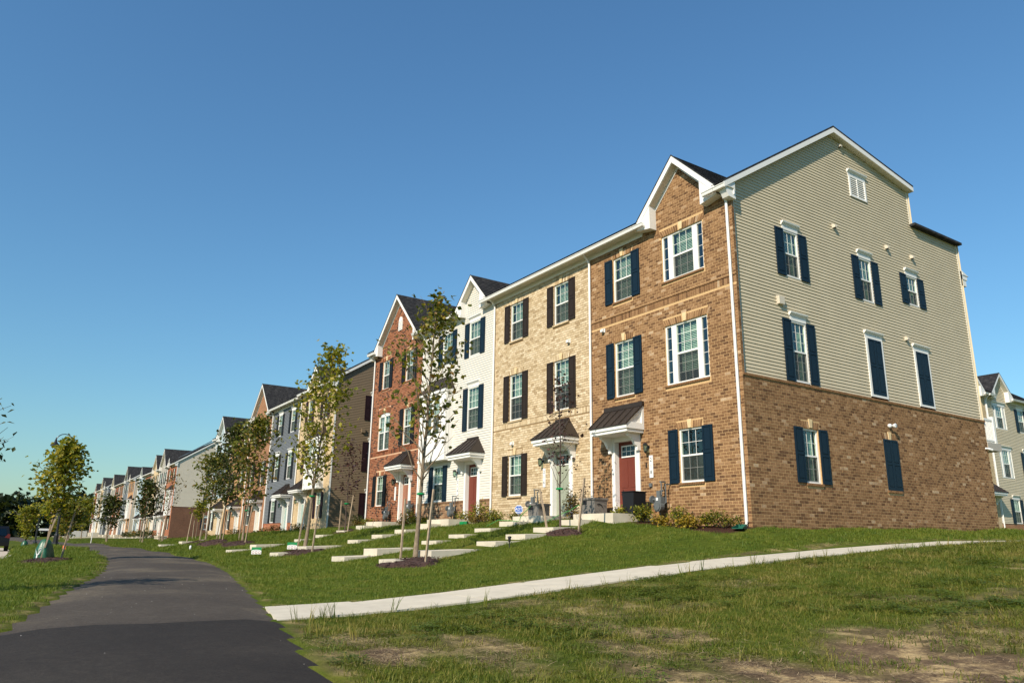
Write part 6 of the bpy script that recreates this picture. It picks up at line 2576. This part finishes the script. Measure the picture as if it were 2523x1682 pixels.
# street lamps
def street_lamp(label, x_, y_, H, lean=0.0):
    t = thing('street_lamp', label, 'street lamp', (x_, y_, G(x_, y_)), 0, 'black street lamps')
    b = MB()
    b.lathe([(.24, -.1), (.24, .15), (.19, .22), (.17, .75), (.12, .85), (.09, 1.0), (.085, H * .6), (.07, H - .5), (.06, H)], (0, 0, 0), 10)
    b.build('pole', 'black_metal', t, smooth=False)
    b = MB()
    pts = [(0, 0, H - .6)]
    for i in range(9):
        a = math.pi * i / 8
        pts.append((.10 + .0, -.55 + .55 * math.cos(a), H - .1 + .55 * math.sin(a)))
    b.tube(pts, .035, 6)
    b.build('arm', 'black_metal', t)
    b = MB()
    b.lathe([(.04, .30), (.07, .22), (.10, .05), (.22, -.08), (.33, -.20), (.34, -.26)], (.10, -1.1, H - .25), 12)
    b.lathe([(.0, .42), (.03, .38), (.04, .30)], (.10, -1.1, H - .25), 8)
    b.build('lamp_shade', 'black_metal', t)
    b = MB()
    b.lathe([(.2, -.24), (.17, -.34), (.0, -.40)], (.10, -1.1, H - .25), 10)
    b.build('lens', 'glass', t)


street_lamp('tall black street lamp behind the tree with the watering bag', -55.0, -12.15, 7.9)
t = thing('street_sign', 'white board sign on a black post beside the far path', 'sign', (-63.3, -13.15, G(-63.3, -13.15)))
b = MB()
b.tube([(0, 0, -.1), (0, 0, 2.75)], .07, 8)
b.box(-.12, .12, -.25, .12, 2.75, 2.82)
b.lathe([(.16, 0), (.16, .3), (.08, .4)], (0, 0, 0), 8)
b.build('post', 'black_metal', t)
b = MB()
b.box(-.02, .02, .08, 1.0, 1.25, 1.42)
b.build('board', 'sign_white', t)
t = thing('utility_enclosure', 'grey panelled utility enclosure beyond the far lawn', 'enclosure', (-150, -3.4, -.75), math.radians(-12))
t.scale = (.45, .5, .5)
pm = MB()
pm.box(-.06, .06, -.56, .56, 0, 2.6)
pmm = pm.mesh('panel', 'panel_grey')
for i in range(5):
    link('panel', pmm, t, (0, -2.3 + i * 1.15, 0))
b = MB()
b.box(-2.4, .02, -2.85, 2.9, 2.6, 2.7)
b.build('cap', 'panel_grey', t)
b = MB()
b.box(-2.3, -.07, -2.8, 2.8, 0, 2.55)
b.build('core', 'shutter_black', t)

# parked SUV seen from behind
t = thing('parked_car', 'black SUV parked at the kerb at the left edge', 'car', (-55.5, -16.05, float(road_z(-55.5)) + .004))
b = MB()
side = [(-2.35, .35), (2.30, .35), (2.36, .55), (2.34, .95), (2.20, 1.05), (2.02, 1.62), (1.85, 1.74), (-.15, 1.76), (-.55, 1.68), (-1.25, 1.12), (-2.15, .98), (-2.38, .75)]
W2 = .94
sx = [(p[0], p[1], W2 if p[1] < 1.1 else W2 - .18 * (p[1] - 1.05) / .7) for p in side]
n = len(side)
s0 = len(b.v)
b.v += [(p[0], -p[2], p[1]) for p in sx] + [(p[0], p[2], p[1]) for p in sx]
b.face(tuple(range(n)))
b.face(tuple(range(2 * n - 1, n - 1, -1)))
for i in range(n):
    j = (i + 1) % n
    b.face((i, n + i, n + j, j))
body = b.build('body', 'car_black', t)
b = MB()
b.poly([(2.215, -.72, 1.10), (2.215, .72, 1.10), (2.045, .63, 1.56), (2.045, -.63, 1.56)])
b.build('rear_window', 'car_glass', t)
for s in (-1, 1):
    b = MB()
    b.poly([(1.95, s * .945, 1.10), (.2, s * .945, 1.10), (-.9, s * .945, 1.10), (-.35, s * .80, 1.62), (1.75, s * .80, 1.62)])
    b.build('side_window', 'car_glass', t)
    b = MB()
    b.prism([(.62, .95), (.93, .90), (.93, 1.18), (.80, 1.22)] if s > 0 else [(-.62, .95), (-.93, .90), (-.93, 1.18), (-.80, 1.22)], 2.2, 2.37, 'x')
    b.build('taillight', 'tail_red', t)
    for xw in (-1.45, 1.45):
        b = MB()
        b.tube([(xw, s * .72, .35), (xw, s * .955, .35)], .35, 18)
        wh = b.build('wheel', 'rubber', t)
        b = MB()
        b.tube([(xw, s * .94, .35), (xw, s * .962, .35)], .22, 14)
        b.build('rim', 'rim', wh)
b = MB()
b.box(2.33, 2.42, -.93, .93, .42, .66)
b.build('bumper', 'car_black', t)
b = MB()
b.box(2.36, 2.375, -.26, .26, .74, .88)
b.build('number_plate', 'sign_white', t)

# ------------------------------------------------------------------ grass
def tuft_mesh(name, seed, n, hmin, hmax, rad, wid, mat, lean=.5):
    rr = random.Random(seed)
    b = MB()
    for _ in range(n):
        a, k = rr.uniform(0, 6.283), math.sqrt(rr.random()) * rad
        p = Vector((k * math.cos(a), k * math.sin(a), -.02))
        h = rr.uniform(hmin, hmax)
        az = rr.uniform(0, 6.283)
        d = Vector((math.cos(az), math.sin(az), 0))
        s = Vector((-d.y, d.x, 0)) * wid * rr.uniform(.7, 1.3)
        l = rr.uniform(.1, lean) * h
        m1 = p + d * l * .35 + Vector((0, 0, h * .6))
        m2 = p + d * l + Vector((0, 0, h))
        i = len(b.v)
        b.v += [tuple(p - s), tuple(p + s), tuple(m1 + s * .8), tuple(m1 - s * .8), tuple(m2)]
        b.face((i, i + 1, i + 2, i + 3))
        b.face((i + 3, i + 2, i + 4))
    me_ = b.mesh(name, mat)
    return me_


def scatter(name, label, pts, scl, meshes, kind_cat='grass'):
    """one object: tufts placed on points by geometry nodes"""
    col = bpy.data.collections.new(name + '_tufts')
    for i, me_ in enumerate(meshes):
        ob = bpy.data.objects.new('%s_tuft' % name, me_)
        col.objects.link(ob)
    n = len(pts)
    me_ = bpy.data.meshes.new(name)
    me_.from_pydata(pts.tolist(), [], [])
    a = me_.attributes.new('scl', 'FLOAT', 'POINT')
    a.data.foreach_set('value', scl.astype(np.float32))
    a = me_.attributes.new('rot', 'FLOAT_VECTOR', 'POINT')
    rot = np.zeros((n, 3), np.float32)
    rot[:, 2] = rng.random(n) * 6.283
    rot[:, 0] = (rng.random(n) - .5) * .35
    rot[:, 1] = (rng.random(n) - .5) * .35
    a.data.foreach_set('vector', rot.ravel())
    o = link(name, me_)
    ng = bpy.data.node_groups.new(name, 'GeometryNodeTree')
    ng.interface.new_socket('Geometry', in_out='INPUT', socket_type='NodeSocketGeometry')
    ng.interface.new_socket('Geometry', in_out='OUTPUT', socket_type='NodeSocketGeometry')
    gi = ng.nodes.new('NodeGroupInput')
    go = ng.nodes.new('NodeGroupOutput')
    ip = ng.nodes.new('GeometryNodeInstanceOnPoints')
    ci = ng.nodes.new('GeometryNodeCollectionInfo')
    ci.inputs['Collection'].default_value = col
    ci.inputs['Separate Children'].default_value = True
    ci.inputs['Reset Children'].default_value = True
    na = ng.nodes.new('GeometryNodeInputNamedAttribute')
    na.data_type = 'FLOAT'
    na.inputs['Name'].default_value = 'scl'
    nr = ng.nodes.new('GeometryNodeInputNamedAttribute')
    nr.data_type = 'FLOAT_VECTOR'
    nr.inputs['Name'].default_value = 'rot'
    L = ng.links.new
    L(gi.outputs[0], ip.inputs['Points'])
    L(ci.outputs[0], ip.inputs['Instance'])
    ip.inputs['Pick Instance'].default_value = True
    L(na.outputs[0], ip.inputs['Scale'])
    L(nr.outputs[0], ip.inputs['Rotation'])
    L(ip.outputs[0], go.inputs[0])
    md = o.modifiers.new('scatter', 'NODES')
    md.node_group = ng
    return tag(o, label, kind_cat, kind='stuff')


def sample(n, x0, x1, y0, y1, keep):
    x = rng.uniform(x0, x1, n)
    y = rng.uniform(y0, y1, n)
    k = keep(x, y)
    x, y = x[k], y[k]
    return np.stack([x, y, gz(x, y)], -1)


def clear(x, y):
    """not on paving, beds or mulch"""
    m = np.abs(y - path_y(x)) > 1.58
    m &= ~((x > 1.77) & (x < 3.33) & (y > -12.9))
    m &= bed_mask(x, y) < .5
    for xl in (-5.3, -8.6, -14.65, -20.9):
        m &= ~((x > xl - .02) & (x < xl + .99) & (y > -8.0) & (y < 0))
    for a, b_ in ((-5.4, -3.5), (-8.7, -6.9), (-14.95, -13.05), (-21.15, -19.25)):
        m &= ~((x > a) & (x < b_) & (y > -1.6))
    for cx_, cy_, rx_, ry_ in ((-4.3, -7.5, 1.05, .75), (-3.95, -3.0, .7, .45), (-14.1, -7.0, 1.35, .8), (-20.6, -2.8, .95, .5), (-15.3, -14.6, 1.2, .75), (-28, -5.6, 1.5, .8), (-31, -6.2, 1.5, .8), (-34, -6.4, 1.2, .7)):
        m &= ((x - cx_) / rx_) ** 2 + ((y - cy_) / ry_) ** 2 > .92
    m &= ~((x < 0.03) & (y > -.03) & (x > -25))
    m &= y > kerb_y(x) + .12
    return m


def dist(x, y):
    return np.hypot(x - CAM[0], y - CAM[1])


lawn_t = [tuft_mesh('lawn_tuft', 500 + i, 34, .030, .070, .115, .0034, 'blade_lawn', .8) for i in range(5)]
rough_t = [tuft_mesh('rough_tuft', 520 + i, 34, .020, .070, .12, .0030, 'blade_rough', 1.5) for i in range(5)] + [tuft_mesh('rough_tuft', 530, 14, .05, .13, .07, .0030, 'blade_rough', 1.2)]


def clover_mesh(seed):
    rr = random.Random(seed)
    b = MB()
    for _ in range(26):
        a, k = rr.uniform(0, 6.283), math.sqrt(rr.random()) * .13
        c = Vector((k * math.cos(a), k * math.sin(a), rr.uniform(.015, .055)))
        r = rr.uniform(.001, .999)
        for j in range(3):
            t = a + j * 2.094
            d = Vector((math.cos(t), math.sin(t), rr.uniform(-.2, .35))) * rr.uniform(.014, .024)
            s_ = Vector((-d.y, d.x, 0)) * .55
            i = len(b.v)
            b.v += [tuple(c), tuple(c + d * .7 + s_), tuple(c + d * 1.15), tuple(c + d * .7 - s_)]
            b.face((i, i + 1, i + 2, i + 3), 0, r)
    return b.mesh('clover_patch', 'clover')


clover_t = [clover_mesh(560 + i) for i in range(4)]
weed_t = [tuft_mesh('weed_tuft', 540 + i, 9, .12, .38, .05, .005, 'blade_rough', .6) for i in range(4)]


def keep_rough(x, y):
    k = (x > 3.3) & (y > path_y(x) + 1.47) & clear(x, y)
    dm = dirt_mask(x, y)
    p = np.clip(9.5 / dist(x, y), .18, 1.0) * (1 - .93 * np.clip(dm * 1.15, 0, 1))
    return k & (rng.random(len(x)) < p)


p = sample(52000, 3.2, 15.5, -16, 16, keep_rough)
sc_ = rng.uniform(.55, 1.25, len(p)) * (.7 + .6 * fnoise(p[:, 0], p[:, 1], .7)) * np.clip(dist(p[:, 0], p[:, 1]) / 14, 1, 1.6)
scatter('rough_grass', 'uneven rough grass of the foreground slope', p, sc_, rough_t)


def keep_lawn(x, y):
    k = (x < 1.8) & (y > path_y(x) + 1.47) & clear(x, y)
    pr_ = np.clip(13 / dist(x, y), .12, 1.0)
    return k & (rng.random(len(x)) < pr_)


p = sample(60000, -30, 1.8, -13, 16, keep_lawn)
p = p[~((p[:, 0] < -25) & (p[:, 1] > -.3) & (p[:, 1] > 1))]
sc_ = rng.uniform(.8, 1.2, len(p)) * np.clip(dist(p[:, 0], p[:, 1]) / 16, 1, 2.0)
scatter('lawn_grass', 'mown green lawn in front of the nearest row', p, sc_, lawn_t)


def keep_verge(x, y):
    k = (y < path_y(x) - 1.47) & clear(x, y)
    return k & (rng.random(len(x)) < np.clip(13 / dist(x, y), .12, 1.0) * (1 - .8 * dirt_mask(x, y)))


p = sample(30000, -62, 6, -20, -11, keep_verge)
sc_ = rng.uniform(.8, 1.3, len(p)) * np.clip(dist(p[:, 0], p[:, 1]) / 16, 1, 3.0)
scatter('verge_grass', 'grass verge between the path and the street', p, sc_, lawn_t)
p = sample(26000, -75, -30, -10, -.6, lambda x, y: (y > path_y(x) + 1.47) & clear(x, y) & (rng.random(len(x)) < .5))
scatter('far_lawn_grass', 'grass in front of the second row', p, rng.uniform(2.0, 3.2, len(p)), lawn_t)

p = sample(16000, 3.3, 13, -14.5, 8, lambda x, y: keep_rough(x, y) & (rng.random(len(x)) < np.clip((fnoise(x, y, .9) + .3 * fnoise(x, y, 3.1) - .72) * 3.0, 0, .6)))
scatter('clover', 'dark low clover patches in the rough grass', p, rng.uniform(.7, 1.25, len(p)), clover_t, 'clover')


def keep_weed(x, y):
    near = (np.abs(x - 3.42) < .16) | (np.abs(y - path_y(x) - 1.6) < .16)
    return (x > 3.25) & (y > path_y(x) + 1.44) & (near | (rng.random(len(x)) < .05)) & (rng.random(len(x)) < .5) & clear(x, y)


p = sample(2600, 3.2, 14, -15, 6, keep_weed)
scatter('edge_weeds', 'tall weeds along the edge of sidewalk and path', p, rng.uniform(.5, 1.1, len(p)), weed_t)

# straw and dead stems lying on the bare patches
rr_ = random.Random(77)
b = MB()
cnt = 0
for _ in range(60000):
    x_, y_ = rr_.uniform(3.4, 12.5), rr_.uniform(-14, -4)
    if cnt > 11000:
        break
    pa = PATCH[rr_.randrange(len(PATCH))]
    x_, y_ = rr_.gauss(pa[0], pa[2] * .7), rr_.gauss(pa[1], pa[3] * .75)
    if y_ < path_y(x_) + 1.5 or x_ < 3.4:
        continue
    z = G(x_, y_) + .012 if cnt % 6 == 0 else z
    if cnt % 6 == 0:
        ox, oy = x_, y_
    else:
        x_, y_ = ox + rr_.uniform(-.12, .12), oy + rr_.uniform(-.12, .12)
    a = rr_.gauss(.4, .9)
    L = rr_.uniform(.012, .055)
    d = Vector((math.cos(a), math.sin(a), rr_.uniform(-.18, .22))) * L
    w_ = Vector((-math.sin(a), math.cos(a), 0)) * .0016
    p0 = Vector((x_, y_, z + rr_.uniform(0, .02)))
    b.poly([tuple(p0 - d + w_), tuple(p0 + d + w_), tuple(p0 + d - w_), tuple(p0 - d - w_)], 0 if rr_.random() < .55 else 1)
    cnt += 1
tag(b.build('straw', ['straw', 'mulch_chip']), 'dry straw and dead stems on the bare patches', 'straw', kind='stuff')
b = MB()
for _ in range(80):
    x_ = rr_.uniform(-6, 9)
    y_ = float(path_y(x_)) + rr_.uniform(-1.4, 1.4)
    s_ = rr_.choice((.002, .0025, .003, .004, .005))
    z = G(x_, y_) + .012 + .03 * (1 - ((y_ - float(path_y(x_))) / 1.5) ** 2) + s_ * .5
    b.box(x_ - s_, x_ + s_ * rr_.uniform(.6, 1.2), y_ - s_, y_ + s_ * rr_.uniform(.5, 1), z - s_, z + s_ * .7)
tag(b.build('pebbles', 'pebble'), 'small pale stones scattered on the asphalt', 'stones', kind='stuff')
